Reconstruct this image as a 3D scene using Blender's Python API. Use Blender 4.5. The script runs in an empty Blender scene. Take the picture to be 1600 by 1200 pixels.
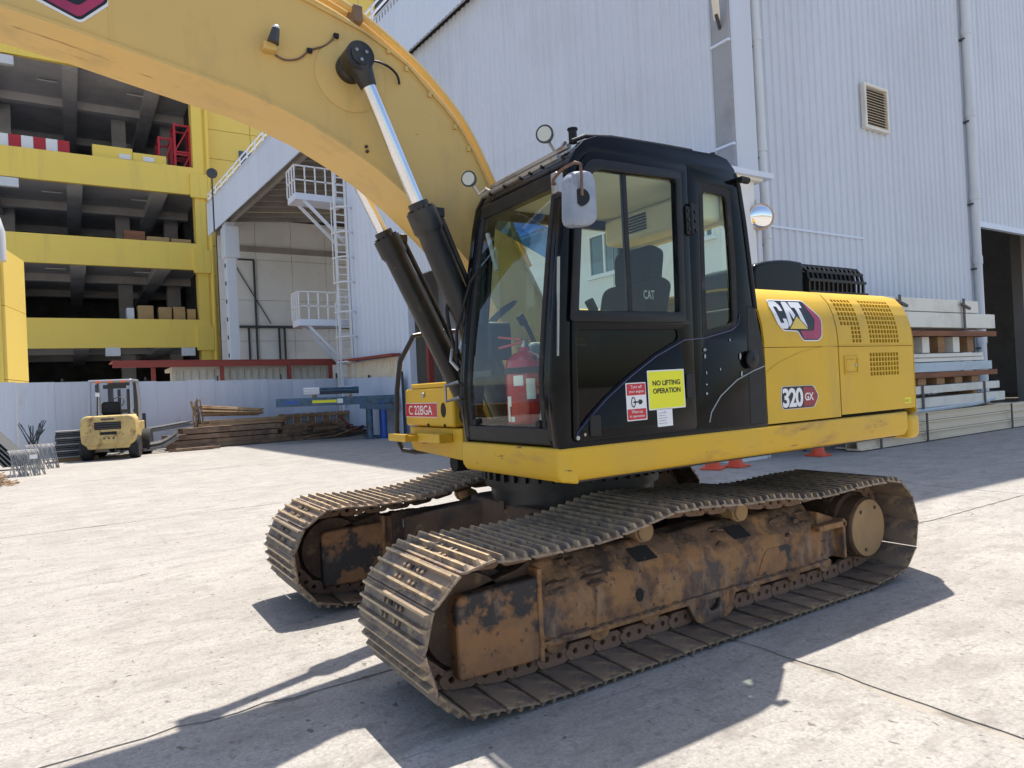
import bpy, bmesh, math, random
from math import sin, cos, pi, radians
from mathutils import Vector, Matrix

random.seed(7)
scene = bpy.context.scene
col = scene.collection

# ------------------------------------------------------------------ camera
YAW, PITCH, ROLL = 0.5671, 0.0076, -0.0485
_f = Vector((sin(YAW)*cos(PITCH), cos(YAW)*cos(PITCH), sin(PITCH)))
_r = Vector((cos(YAW), -sin(YAW), 0))
_u = _r.cross(_f)
_r2 = cos(ROLL)*_r + sin(ROLL)*_u
_u2 = -sin(ROLL)*_r + cos(ROLL)*_u
cam_data = bpy.data.cameras.new("camera")
cam_data.sensor_width = 36
cam_data.lens = 1079.39/1600*36
cam_data.clip_start = 0.05
cam_data.clip_end = 2000
cam = bpy.data.objects.new("camera", cam_data)
cam.matrix_world = Matrix(((_r2.x, _u2.x, -_f.x, -3.2198),
                           (_r2.y, _u2.y, -_f.y, -4.2703),
                           (_r2.z, _u2.z, -_f.z, 1.5584),
                           (0, 0, 0, 1)))
col.objects.link(cam)
scene.camera = cam

# ------------------------------------------------------------------ light
SUN = Vector((0.30, 0.26, 1.0)).normalized()          # towards the sun
world = bpy.data.worlds.new("World")
scene.world = world
world.use_nodes = True
wn = world.node_tree
bg = wn.nodes["Background"]
sky = wn.nodes.new("ShaderNodeTexSky")
sky.sky_type = 'NISHITA'
sky.sun_disc = False
sky.sun_elevation = math.asin(SUN.z)
sky.sun_rotation = math.atan2(SUN.x, SUN.y)
sky.air_density = 1.0
sky.dust_density = 1.6
sky.ozone_density = 1.0
wn.links.new(sky.outputs[0], bg.inputs[0])
bg.inputs[1].default_value = 0.14
sun_data = bpy.data.lights.new("sun", 'SUN')
sun_data.energy = 4.9
sun_data.angle = radians(0.55)
sun_data.color = (1.0, 0.94, 0.85)
sun = bpy.data.objects.new("sun", sun_data)
sun.rotation_euler = SUN.to_track_quat('Z', 'Y').to_euler()
sun.location = (10, 8, 40)
col.objects.link(sun)
vs = scene.view_settings
vs.view_transform = 'Standard'
vs.look = 'None'
vs.gamma = 1
vs.exposure = 0.62
scene.cycles.max_bounces = 6
scene.cycles.diffuse_bounces = 3
scene.cycles.glossy_bounces = 3
scene.cycles.transmission_bounces = 4
scene.cycles.transparent_max_bounces = 12
scene.cycles.use_adaptive_sampling = True
scene.cycles.adaptive_threshold = 0.015

# ------------------------------------------------------------------ materials
def _nt(name):
    m = bpy.data.materials.new(name)
    m.use_nodes = True
    return m, m.node_tree, m.node_tree.nodes["Principled BSDF"]

def _noise(nt, scale, detail=6, rough=.6, stretch=(1, 1, 1), dist=0):
    tc = nt.nodes.new("ShaderNodeTexCoord")
    mp = nt.nodes.new("ShaderNodeMapping")
    mp.inputs["Scale"].default_value = stretch
    n = nt.nodes.new("ShaderNodeTexNoise")
    n.inputs["Scale"].default_value = scale
    n.inputs["Detail"].default_value = detail
    n.inputs["Roughness"].default_value = rough
    n.inputs["Distortion"].default_value = dist
    nt.links.new(tc.outputs["Object"], mp.inputs[0])
    nt.links.new(mp.outputs[0], n.inputs["Vector"])
    return n.outputs["Fac"]

def _ramp(nt, fac, lo, hi):
    r = nt.nodes.new("ShaderNodeMapRange")
    r.inputs["From Min"].default_value = lo
    r.inputs["From Max"].default_value = hi
    nt.links.new(fac, r.inputs["Value"])
    return r.outputs["Result"]

def _mix(nt, fac, a, b):
    m = nt.nodes.new("ShaderNodeMix")
    m.data_type = 'RGBA'
    for v, s in ((a, 6), (b, 7)):
        if isinstance(v, tuple):
            m.inputs[s].default_value = (*v, 1)
        else:
            nt.links.new(v, m.inputs[s])
    if isinstance(fac, (int, float)):
        m.inputs[0].default_value = fac
    else:
        nt.links.new(fac, m.inputs[0])
    return m.outputs[2]

def mat(name, c, layers=(), rough=.6, metal=0.0, bump=0.0, bscale=60, coat=0.0, spec=.5, rvar=0.0, ovar=0.0):
    """layers: (colour, scale, lo, hi[, stretch[, strength]]) noise-masked coats of dirt, wear or fading"""
    m, nt, b = _nt(name)
    colr = c
    for L in layers:
        c2, s, lo, hi = L[:4]
        st = L[4] if len(L) > 4 else (1, 1, 1)
        k = L[5] if len(L) > 5 else 1.0
        f = _ramp(nt, _noise(nt, s, stretch=st), lo, hi)
        if k != 1.0:
            mm = nt.nodes.new("ShaderNodeMath"); mm.operation = 'MULTIPLY'
            mm.inputs[1].default_value = k
            nt.links.new(f, mm.inputs[0]); f = mm.outputs[0]
        colr = _mix(nt, f, colr, c2)
    if ovar:                                  # every sheet, plate or shoe a shade of its own
        oi = nt.nodes.new("ShaderNodeObjectInfo")
        r = nt.nodes.new("ShaderNodeMapRange")
        r.inputs["To Min"].default_value = 1-ovar; r.inputs["To Max"].default_value = 1+ovar*.6
        nt.links.new(oi.outputs["Random"], r.inputs["Value"])
        mm = nt.nodes.new("ShaderNodeMix"); mm.data_type = 'RGBA'; mm.blend_type = 'MULTIPLY'; mm.inputs[0].default_value = 1
        if isinstance(colr, tuple):
            mm.inputs[6].default_value = (*colr, 1)
        else:
            nt.links.new(colr, mm.inputs[6])
        nt.links.new(r.outputs[0], mm.inputs[7])
        colr = mm.outputs[2]
    if isinstance(colr, tuple):
        b.inputs["Base Color"].default_value = (*colr, 1)
    else:
        nt.links.new(colr, b.inputs["Base Color"])
    b.inputs["Roughness"].default_value = rough
    if rvar:
        r = nt.nodes.new("ShaderNodeMapRange")
        r.inputs["To Min"].default_value = max(0.02, rough-rvar)
        r.inputs["To Max"].default_value = min(1, rough+rvar)
        nt.links.new(_noise(nt, 4), r.inputs["Value"])
        nt.links.new(r.outputs[0], b.inputs["Roughness"])
    b.inputs["Metallic"].default_value = metal
    b.inputs["Specular IOR Level"].default_value = spec
    b.inputs["Coat Weight"].default_value = coat
    b.inputs["Coat Roughness"].default_value = .12
    if bump:
        bp = nt.nodes.new("ShaderNodeBump")
        bp.inputs["Strength"].default_value = bump
        bp.inputs["Distance"].default_value = .01
        nt.links.new(_noise(nt, bscale, 8), bp.inputs["Height"])
        nt.links.new(bp.outputs[0], b.inputs["Normal"])
    return m

def glass(name, tint, gloss=.08, refl=1.0):
    m, nt, b = _nt(name)
    nt.nodes.remove(b)
    out = nt.nodes["Material Output"]
    tr = nt.nodes.new("ShaderNodeBsdfTransparent")
    tr.inputs[0].default_value = (*tint, 1)
    gl = nt.nodes.new("ShaderNodeBsdfGlossy")
    gl.inputs["Roughness"].default_value = .02
    gl.inputs[0].default_value = (refl, refl, refl, 1)
    fr = nt.nodes.new("ShaderNodeFresnel")
    fr.inputs[0].default_value = 1.5 if tint[0] > .3 else 1.3
    ge = nt.nodes.new("ShaderNodeNewGeometry")
    inv = nt.nodes.new("ShaderNodeMath"); inv.operation = 'SUBTRACT'; inv.inputs[0].default_value = 1.0
    nt.links.new(ge.outputs["Backfacing"], inv.inputs[1])
    mul = nt.nodes.new("ShaderNodeMath"); mul.operation = 'MULTIPLY'
    nt.links.new(fr.outputs[0], mul.inputs[0]); nt.links.new(inv.outputs[0], mul.inputs[1])
    mx = nt.nodes.new("ShaderNodeMixShader")
    nt.links.new(mul.outputs[0], mx.inputs[0])
    nt.links.new(tr.outputs[0], mx.inputs[1])
    nt.links.new(gl.outputs[0], mx.inputs[2])
    nt.links.new(mx.outputs[0], out.inputs[0])
    return m

def emis(name, c, s):
    m, nt, b = _nt(name)
    b.inputs["Base Color"].default_value = (*c, 1)
    b.inputs["Emission Color"].default_value = (*c, 1)
    b.inputs["Emission Strength"].default_value = s
    return m

YEL = (.68, .415, .034)
M = {}
M['yellow'] = mat('yellow_paint', YEL, [((.53, .34, .05), 1.6, .45, .75, (1, 1, 1), .6), ((.36, .25, .10), 3.2, .56, .78, (1, 1, .25), .45), ((.26, .18, .09), 30, .70, .78, (1, 1, .4), .6)], rough=.45, rvar=.14, spec=.25, bump=.03, bscale=25)
M['yellow_boom'] = mat('boom_paint', (.69, .46, .15), [((.60, .42, .16), 1.2, .4, .7, (1, 1, 1), .7), ((.36, .26, .12), 3.5, .52, .75, (1.2, 1, .4), .5), ((.26, .17, .08), 2.2, .68, .74, (.35, 5, 7), .35), ((.13, .08, .05), 16, .72, .77)], rough=.5, spec=.3, rvar=.12, bump=.03, bscale=20)
M['yellow_scuffed'] = mat('scuffed_yellow_paint', YEL, [((.56, .37, .08), 2, .45, .7, (1, 1, 1), .6), ((.40, .22, .08), 5, .57, .72, (.5, .5, 1.6), .7), ((.16, .085, .045), 12, .66, .71, (.35, .35, 2)), ((.10, .06, .04), 40, .70, .75, (.5, .5, 1.5))], spec=.3, rough=.48, rvar=.12, bump=.04, bscale=30)
M['black_paint'] = mat('black_paint', (.0035, .0035, .0045), [((.014, .014, .014), 3, .5, .85, (1, 1, 1), .5), ((.14, .13, .12), 22, .74, .82, (1, 1, .4), .6)], rough=.14, rvar=.08, spec=.2)
M['black_matte'] = mat('black_plastic', (.010, .010, .011), [((.04, .038, .036), 6, .55, .8, (1, 1, 1), .5)], rough=.5, spec=.35)
M['rubber'] = mat('rubber', (.014, .014, .015), [((.08, .075, .07), 7, .55, .8)], rough=.8)
M['black_steel'] = mat('black_hydraulic_paint', (.010, .010, .011), [((.12, .10, .08), 4, .5, .8, (1, 1, .6), .5), ((.25, .18, .11), 18, .68, .8, (1, 1, 1), .6)], rough=.42, rvar=.12)
M['chrome'] = mat('chrome_rod', (.78, .78, .80), [((.55, .52, .47), 5, .5, .8, (1, 1, .3), .6)], rough=.16, metal=1)
M['steel'] = mat('bare_steel', (.42, .41, .40), [((.24, .19, .15), 6, .5, .7)], rough=.4, metal=.8)
M['rust_frame'] = mat('track_frame_grime', (.37, .185, .07), [((.16, .085, .05), 5.5, .44, .60), ((.075, .065, .065), 3.1, .53, .63, (1, 1, 1), .85), ((.42, .27, .16), 11, .50, .72, (1, 1, .4), .7), ((.10, .05, .035), 5, .62, .70, (2.2, 1, .35), .8), ((.06, .035, .025), 28, .60, .70)], rough=.8, bump=.5, bscale=40)
M['rust_dark'] = mat('dark_rusty_grime', (.105, .062, .038), [((.045, .033, .027), 4, .45, .65), ((.22, .14, .075), 11, .58, .74)], rough=.85, bump=.5, bscale=45)
M['guard_worn'] = mat('idler_guard_worn', (.36, .17, .065), [((.21, .115, .06), 5, .4, .65), ((.035, .034, .037), 2.3, .49, .53, (1, 1, 1), .95), ((.30, .20, .13), 14, .56, .72, (1, 1, .5), .6), ((.09, .05, .035), 26, .60, .70)], rough=.72, bump=.35, bscale=45)
M['shoe'] = mat('track_shoe_steel', (.29, .21, .145), [((.15, .12, .105), 6, .44, .60), ((.47, .335, .19), 9, .50, .66), ((.12, .085, .065), 15, .58, .68)], rough=.55, metal=.15, bump=.35, bscale=45, ovar=.22)
M['shoe_tip'] = mat('worn_grouser_steel', (.54, .41, .24), [((.38, .27, .15), 12, .45, .65), ((.64, .57, .46), 22, .58, .70)], rough=.45, metal=.25, ovar=.2)
M['shoe_edge'] = M['shoe']
M['link'] = mat('track_link_grime', (.22, .13, .085), [((.27, .18, .10), 9, .5, .7), ((.05, .035, .03), 15, .56, .68)], rough=.75, bump=.4, bscale=60)
M['drive_disc'] = mat('dusty_drive_cover', (.40, .255, .12), [((.30, .19, .10), 4, .45, .7), ((.16, .10, .06), 16, .66, .74)], rough=.85, bump=.3, bscale=50)
M['mud'] = mat('dried_mud', (.19, .115, .07), [((.09, .058, .04), 9, .45, .65)], rough=.95, bump=.5, bscale=80)
M['mud_deck'] = mat('caked_dirt', (.20, .12, .072), [((.065, .045, .034), 5, .46, .60), ((.40, .22, .10), 4, .52, .66), ((.08, .05, .036), 22, .60, .72)], rough=.95, bump=.7, bscale=60)
M['dark_body'] = mat('dark_interior_metal', (.012, .012, .012), rough=.8)
M['cab_trim'] = mat('cream_headliner', (.68, .64, .46), [((.60, .56, .40), 3, .5, .8)], rough=.8)
M['cab_grey'] = mat('cab_grey_plastic', (.34, .36, .34), [((.15, .15, .15), 4, .5, .8)], rough=.6)
M['fabric'] = mat('black_seat_fabric', (.010, .010, .011), rough=.95, bump=.3, bscale=200)
M['glass'] = glass('cab_glass', (.93, .98, .94))
M['glass_dark'] = glass('dark_door_glass', (.17, .19, .20))
M['glass_blue'] = glass('blue_film_glass', (.35, .55, .85))
M['glass_office'] = mat('office_window_glass', (.06, .09, .11), [((.10, .14, .16), 1.5, .4, .7)], rough=.05, spec=.8)
M['white'] = mat('white_print', (.80, .80, .80), rough=.45)
M['black_print'] = mat('black_print', (.012, .012, .014), rough=.4)
M['magenta'] = mat('magenta_print', (.42, .035, .10), [((.25, .02, .08), 5, .4, .7)], rough=.4)
M['darkred_print'] = mat('dark_red_print', (.28, .02, .035), rough=.4)
M['sign_yellow'] = mat('sign_yellow', (.82, .80, .02), rough=.4)
M['sign_red'] = mat('sign_red', (.55, .02, .03), rough=.4)
M['plate_red'] = mat('plate_red', (.50, .012, .015), rough=.4)
M['tri_yellow'] = mat('print_yellow', (.75, .52, .08), rough=.4)
M['ext_red'] = mat('extinguisher_red', (.45, .008, .02), rough=.25, coat=.4)
M['lamp_glass'] = mat('lamp_lens', (.58, .57, .49), rough=.12, spec=.7)
M['lens_rim'] = mat('lamp_housing', (.05, .05, .05), rough=.4)
M['mirror_back'] = mat('mirror_shell_grey', (.22, .25, .31), [((.33, .35, .39), 5, .45, .7), ((.20, .21, .23), 18, .6, .75)], rough=.4)
M['mirror'] = mat('mirror_glass', (.95, .95, .95), rough=.02, metal=1)
M['copper'] = mat('rusty_copper_arm', (.20, .11, .075), [((.06, .05, .045), 14, .5, .7)], rough=.5, metal=.3)
M['crease_highlight'] = mat('painted_crease_highlight', (.045, .05, .12), rough=.2)  # bluish highlight on the door crease, put into the colour
# setting
M['hall'] = mat('pale_blue_cladding', (.64, .665, .72), [((.58, .60, .635), .35, .45, .75), ((.44, .44, .45), 1.4, .54, .80, (3, 3, .07), .6), ((.36, .33, .30), 2.5, .66, .82, (4, 4, .06), .6), ((.30, .28, .26), 9, .72, .78, (1, 1, .5), .5)], rough=.5, rvar=.1, ovar=.05)
M['hall_white'] = mat('white_cladding', (.70, .75, .84), [((.62, .66, .73), .5, .5, .8, (2, 2, .2), .7)], rough=.5, ovar=.05)
M['hall_end'] = mat('grey_white_panel', (.80, .79, .77), [((.66, .65, .63), .3, .45, .75), ((.33, .31, .29), 1.5, .62, .85, (3, 3, .2), .6)], rough=.7)
M['soffit'] = mat('soffit_steel', (.34, .31, .28), [((.25, .22, .20), .6, .4, .7)], rough=.7)
M['grey_panel'] = mat('grey_panel', (.34, .34, .35), [((.25, .24, .24), 1.5, .5, .8)], rough=.6)
M['pipe_white'] = mat('white_pvc_pipe', (.66, .67, .68), [((.50, .50, .50), 2, .5, .8, (1, 1, .2), .7)], rough=.45)
M['ybuild'] = mat('yellow_building_paint', (.93, .68, .13), [((.87, .63, .14), .15, .45, .75), ((.50, .38, .14), .8, .58, .85, (2, 2, .1), .6)], rough=.7)
M['ypanel'] = mat('yellow_panel', (.88, .64, .14), [((.84, .60, .14), .2, .45, .75)], rough=.6, ovar=.05)
M['concrete_dark'] = mat('deck_concrete', (.54, .535, .55), [((.38, .38, .39), .35, .45, .7), ((.62, .61, .60), 1.5, .55, .8)], rough=.9)  # grey concrete of the open decks, tone varies at random
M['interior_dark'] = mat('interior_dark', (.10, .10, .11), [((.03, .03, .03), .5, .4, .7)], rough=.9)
M['fence'] = mat('fence_sheet', (.62, .66, .74), [((.55, .59, .66), .8, .5, .8, (1, 1, .2), .8), ((.34, .33, .33), 3, .62, .80, (1, 1, .25), .6)], rough=.5, ovar=.10)
M['post_dark'] = mat('dark_post', (.05, .055, .06), rough=.6)
M['red_steel'] = mat('red_oxide_steel', (.28, .045, .03), [((.20, .05, .035), 2, .5, .8)], rough=.6)
M['red_bright'] = mat('red_crane_paint', (.46, .02, .03), rough=.5)
M['container'] = mat('white_container', (.66, .65, .58), [((.52, .50, .45), 1, .5, .8)], rough=.5)
M['brown_steel'] = mat('rusty_steel_section', (.20, .13, .085), [((.34, .235, .15), 1.5, .45, .7), ((.08, .055, .045), 3.5, .5, .7), ((.40, .30, .20), 7, .64, .8)], rough=.8)
M['tan_steel'] = mat('tan_rusty_steel', (.33, .22, .125), [((.20, .11, .06), 3, .5, .7)], rough=.8)
M['grey_bar'] = mat('grey_rebar', (.26, .255, .25), [((.36, .34, .31), 3, .5, .7), ((.16, .13, .11), 5, .55, .75)], rough=.6, metal=.3)
M['blue_steel'] = mat('blue_painted_steel', (.06, .125, .20), [((.14, .16, .18), 2, .45, .7), ((.035, .05, .075), 5, .5, .7)], rough=.5)
M['blue_bright'] = mat('bright_blue_paint', (.03, .10, .42), rough=.5)
M['cyan_box'] = mat('turquoise_crate', (.03, .30, .42), [((.05, .22, .30), 3, .5, .8)], rough=.5)
M['beam_cream'] = mat('cream_primed_steel', (.80, .67, .49), [((.64, .51, .36), 1.5, .48, .75, (.3, 1, 1)), ((.30, .19, .11), 6, .64, .8, (.4, 1, 1), .8)], rough=.6)
M['panel_white'] = mat('white_panel_pack', (.78, .74, .64), [((.55, .50, .42), 1.2, .5, .8)], rough=.6)
M['panel_blue'] = mat('pale_blue_panel', (.50, .57, .62), [((.36, .40, .42), 1.5, .5, .8)], rough=.6)
M['wood'] = mat('timber', (.36, .20, .09), [((.22, .115, .055), 3, .4, .7, (.2, 2, 2))], rough=.85)
M['wood_orange'] = mat('orange_timber', (.30, .12, .055), [((.15, .07, .04), 2.5, .4, .7, (.3, 2, 2))], rough=.85)
M['strap'] = mat('strap', (.12, .10, .09), rough=.8)
M['cone'] = mat('orange_cone', (.72, .09, .03), [((.45, .07, .04), 6, .55, .8)], rough=.5)
M['fork_yellow'] = mat('forklift_yellow', (.62, .45, .17), [((.40, .28, .12), 2, .45, .7), ((.24, .12, .06), 3.3, .54, .66), ((.07, .05, .04), 7, .64, .72)], rough=.6)
M['silver_frame'] = mat('silver_frame', (.42, .43, .46), rough=.4, metal=.4)
M['cardboard'] = mat('cardboard_box', (.48, .31, .13), [((.38, .25, .11), 1, .4, .7)], rough=.8)
M['mirror_rim'] = mat('faded_mirror_rim', (.52, .34, .22), [((.62, .56, .50), 6, .45, .6)], rough=.5)
M['signal_orange'] = mat('orange_lens', (.75, .16, .04), rough=.3)

def concrete():
    m, nt, b = _nt('concrete_slab')
    L1, L2 = (.43, .402, .365), (.35, .325, .294)
    base = _mix(nt, _ramp(nt, _noise(nt, .45, 4, .65), .36, .66), L1, L2)
    base = _mix(nt, _ramp(nt, _noise(nt, 1.3, 6, .72, (1, 1.7, 1), .8), .46, .66), base, (.47, .44, .40))
    base = _mix(nt, _ramp(nt, _noise(nt, 2.2, 6, .7, (1, 2.2, 1)), .50, .68), base, (.285, .262, .235))
    g = _ramp(nt, _noise(nt, 48, 5, .8), .36, .62)
    base = _mix(nt, g, base, _mix(nt, .60, base, (.20, .185, .168)))
    base = _mix(nt, _ramp(nt, _noise(nt, 17, 4, .75), .53, .66), base, _mix(nt, .62, base, (.175, .16, .145)))
    base = _mix(nt, _ramp(nt, _noise(nt, 1.1, 6, .7, (1, 1.6, 1), 1.2), .60, .72), base, _mix(nt, .7, base, (.24, .215, .185)))
    base = _mix(nt, _ramp(nt, _noise(nt, 10, 3, .5, (1.7, 1, 1)), .67, .715), base, (.16, .14, .12))
    base = _mix(nt, _ramp(nt, _noise(nt, 4.6, 3, .6, (1, 1.4, 1)), .71, .735), base, (.11, .10, .09))
    base = _mix(nt, _ramp(nt, _noise(nt, .9, 6, .75, (.35, 3.5, 1)), .60, .72), base, _mix(nt, .7, base, (.25, .225, .195)))
    base = _mix(nt, _ramp(nt, _noise(nt, 3.0, 4, .7, (.2, 6, 1)), .60, .70), base, _mix(nt, .5, base, (.17, .15, .13)))
    # hairline cracks
    tc = nt.nodes.new("ShaderNodeTexCoord")
    vo = nt.nodes.new("ShaderNodeTexVoronoi"); vo.feature = 'DISTANCE_TO_EDGE'; vo.inputs["Scale"].default_value = .33
    wr = nt.nodes.new("ShaderNodeTexNoise"); wr.inputs["Scale"].default_value = 2.5; wr.inputs["Detail"].default_value = 6
    ad = nt.nodes.new("ShaderNodeVectorMath"); ad.operation = 'MULTIPLY_ADD'; ad.inputs[1].default_value = (.35, .35, 0)
    nt.links.new(tc.outputs["Object"], wr.inputs["Vector"])
    nt.links.new(wr.outputs["Color"], ad.inputs[0]); nt.links.new(tc.outputs["Object"], ad.inputs[2])
    nt.links.new(ad.outputs[0], vo.inputs["Vector"])
    ck0 = _ramp(nt, vo.outputs["Distance"], .0026, .0008)
    ckm = nt.nodes.new("ShaderNodeMath"); ckm.operation = 'MULTIPLY'
    nt.links.new(ck0, ckm.inputs[0]); nt.links.new(_ramp(nt, _noise(nt, .35, 4, .6), .54, .62), ckm.inputs[1])
    ck = ckm.outputs[0]
    base = _mix(nt, ck, base, _mix(nt, .55, base, (.10, .09, .08)))
    nt.links.new(base, b.inputs["Base Color"])
    b.inputs["Roughness"].default_value = .85
    b.inputs["Specular IOR Level"].default_value = .3
    bp = nt.nodes.new("ShaderNodeBump")
    bp.inputs["Strength"].default_value = .5
    bp.inputs["Distance"].default_value = .012
    nt.links.new(_noise(nt, 45, 5, .7), bp.inputs["Height"])
    nt.links.new(bp.outputs[0], b.inputs["Normal"])
    return m
M['concrete'] = concrete()
M['joint'] = mat('joint_dirt', (.34, .305, .26), [((.20, .18, .15), 5, .48, .62)], rough=.95, bump=.5, bscale=60)

# ------------------------------------------------------------------ mesh helpers
def finish(me, m, smooth=32):
    if m is not None:
        me.materials.append(M[m] if isinstance(m, str) else m)
    if smooth:
        for p in me.polygons:
            p.use_smooth = True
        me.set_sharp_from_angle(angle=radians(smooth))

def link(name, me, parent=None):
    o = bpy.data.objects.new(name, me)
    col.objects.link(o)
    if parent is not None:
        o.parent = parent
        if parent.type == 'EMPTY':          # meshes are written in world space unless the empty sits at the origin
            o.matrix_parent_inverse = parent.matrix_basis.inverted()
    return o

class MB:
    """collects shapes for ONE mesh object"""
    def __init__(self):
        self.v = []; self.f = []
    def add(self, vs, fs):
        n = len(self.v)
        self.v += [tuple(v) for v in vs]
        self.f += [tuple(i+n for i in f) for f in fs]
        return self
    def box(self, lo, hi, rot=0, piv=None):
        (a, b, c), (d, e, f) = lo, hi
        vs = [(a, b, c), (d, b, c), (d, e, c), (a, e, c), (a, b, f), (d, b, f), (d, e, f), (a, e, f)]
        if rot:
            p = piv or ((a+d)/2, (b+e)/2)
            cs, sn = cos(rot), sin(rot)
            vs = [(p[0]+(x-p[0])*cs-(y-p[1])*sn, p[1]+(x-p[0])*sn+(y-p[1])*cs, z) for x, y, z in vs]
        return self.add(vs, [(3, 2, 1, 0), (4, 5, 6, 7), (0, 1, 5, 4), (1, 2, 6, 5), (2, 3, 7, 6), (3, 0, 4, 7)])
    def beam(self, p, q, w, h, up=(0, 0, 1)):
        p, q = Vector(p), Vector(q)
        t = (q-p).normalized()
        upv = Vector(up)
        if abs(t.dot(upv)) > .98:
            upv = Vector((1, 0, 0))
        s = t.cross(upv).normalized()*w/2
        u = s.cross(t).normalized()*h/2
        vs = [p-s-u, p+s-u, p+s+u, p-s+u, q-s-u, q+s-u, q+s+u, q-s+u]
        return self.add(vs, [(0, 1, 2, 3), (7, 6, 5, 4), (0, 4, 5, 1), (1, 5, 6, 2), (2, 6, 7, 3), (3, 7, 4, 0)])
    def cyl(self, p, q, r, n=16, r2=None, cap=True):
        p, q = Vector(p), Vector(q)
        r2 = r if r2 is None else r2
        t = (q-p).normalized()
        a = Vector((0, 0, 1)) if abs(t.z) < .9 else Vector((1, 0, 0))
        s = t.cross(a).normalized(); u = t.cross(s)
        vs = []
        for c, rr in ((p, r), (q, r2)):
            for i in range(n):
                an = 2*pi*i/n
                vs.append(c+(s*cos(an)+u*sin(an))*rr)
        fs = [(i, (i+1) % n, n+(i+1) % n, n+i) for i in range(n)]
        if cap:
            fs += [tuple(range(n-1, -1, -1)), tuple(range(n, 2*n))]
        return self.add(vs, fs)
    def tube(self, pts, r, n=8):
        pts = [Vector(p) for p in pts]
        rings = []
        prev = None
        for i, p in enumerate(pts):
            t = (pts[min(i+1, len(pts)-1)]-pts[max(i-1, 0)]).normalized()
            if prev is None:
                a = Vector((0, 0, 1)) if abs(t.z) < .9 else Vector((1, 0, 0))
                s = t.cross(a).normalized()
            else:
                s = (prev-t*prev.dot(t)).normalized()
            prev = s
            u = t.cross(s)
            rings.append([p+(s*cos(2*pi*k/n)+u*sin(2*pi*k/n))*r for k in range(n)])
        vs = [v for rg in rings for v in rg]
        fs = []
        for i in range(len(rings)-1):
            for k in range(n):
                fs.append((i*n+k, i*n+(k+1) % n, (i+1)*n+(k+1) % n, (i+1)*n+k))
        fs += [tuple(range(n-1, -1, -1)), tuple(range((len(rings)-1)*n, len(rings)*n))]
        return self.add(vs, fs)
    def prism(self, poly, w0, w1, fn):
        """poly in (u,v), extruded between w0 and w1; fn(u,v,w) -> xyz"""
        n = len(poly)
        vs = [fn(u, v, w0) for u, v in poly]+[fn(u, v, w1) for u, v in poly]
        fs = [tuple(range(n-1, -1, -1)), tuple(range(n, 2*n))]
        fs += [(i, (i+1) % n, n+(i+1) % n, n+i) for i in range(n)]
        return self.add(vs, fs)
    def lathe(self, prof, c, axis='z', n=24):
        """prof: (r, h) pairs along the axis from c"""
        cx, cy, cz = c
        vs = []
        for r, h in prof:
            for k in range(n):
                a = 2*pi*k/n
                p, q = r*cos(a), r*sin(a)
                vs.append({'z': (cx+p, cy+q, cz+h), 'y': (cx+p, cy+h, cz+q), 'x': (cx+h, cy+p, cz+q)}[axis])
        fs = []
        for i in range(len(prof)-1):
            for k in range(n):
                fs.append((i*n+k, i*n+(k+1) % n, (i+1)*n+(k+1) % n, (i+1)*n+k))
        fs += [tuple(range(n-1, -1, -1)), tuple(range((len(prof)-1)*n, len(prof)*n))]
        return self.add(vs, fs)
    def mesh(self, m, smooth=32, name='mesh'):
        me = bpy.data.meshes.new(name)
        me.from_pydata(self.v, [], self.f)
        bm = bmesh.new(); bm.from_mesh(me)
        bmesh.ops.recalc_face_normals(bm, faces=bm.faces)
        bm.to_mesh(me); bm.free()
        finish(me, m, smooth)
        return me
    def obj(self, name, m, parent=None, bevel=0, seg=2, smooth=32):
        o = link(name, self.mesh(m, smooth, name), parent)
        if bevel:
            md = o.modifiers.new('bevel', 'BEVEL')
            md.width = bevel; md.segments = seg; md.limit_method = 'ANGLE'; md.angle_limit = radians(32)
        return o

XZ = lambda u, v, w: (u, w, v)         # side plates: poly (x,z), extruded in y
YZ = lambda u, v, w: (w, u, v)
XY = lambda u, v, w: (u, v, w)

def rounded(poly, rad, n=5):
    """round the corners of a polygon; rad is one number or one per corner"""
    out = []
    N = len(poly)
    for i, p in enumerate(poly):
        r = rad[i] if isinstance(rad, (list, tuple)) else rad
        p = Vector(p); a = Vector(poly[i-1]); b = Vector(poly[(i+1) % N])
        da = (a-p); db = (b-p)
        la, lb = da.length, db.length
        if r <= 0:
            out.append(tuple(p)); continue
        d = min(r, la*.48, lb*.48)
        s = p+da/la*d; e = p+db/lb*d
        for k in range(n+1):
            t = k/n
            q = s*(1-t)**2+p*2*t*(1-t)+e*t*t
            out.append(tuple(q))
    return out

def curve_mesh(polys, extr=0.0, bevel=0.0):
    """2D filled curve with holes -> mesh in (u,v,w)"""
    cu = bpy.data.curves.new('c', 'CURVE')
    cu.dimensions = '2D'
    cu.fill_mode = 'BOTH'
    cu.extrude = extr
    cu.bevel_depth = bevel
    cu.bevel_resolution = 1
    for poly in polys:
        sp = cu.splines.new('POLY')
        sp.points.add(len(poly)-1)
        for i, (u, v) in enumerate(poly):
            sp.points[i].co = (u, v, 0, 1)
        sp.use_cyclic_u = True
    ob = bpy.data.objects.new('c', cu)
    col.objects.link(ob)
    dg = bpy.context.evaluated_depsgraph_get()
    me = bpy.data.meshes.new_from_object(ob.evaluated_get(dg))
    bpy.data.objects.remove(ob); bpy.data.curves.remove(cu)
    return me

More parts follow.
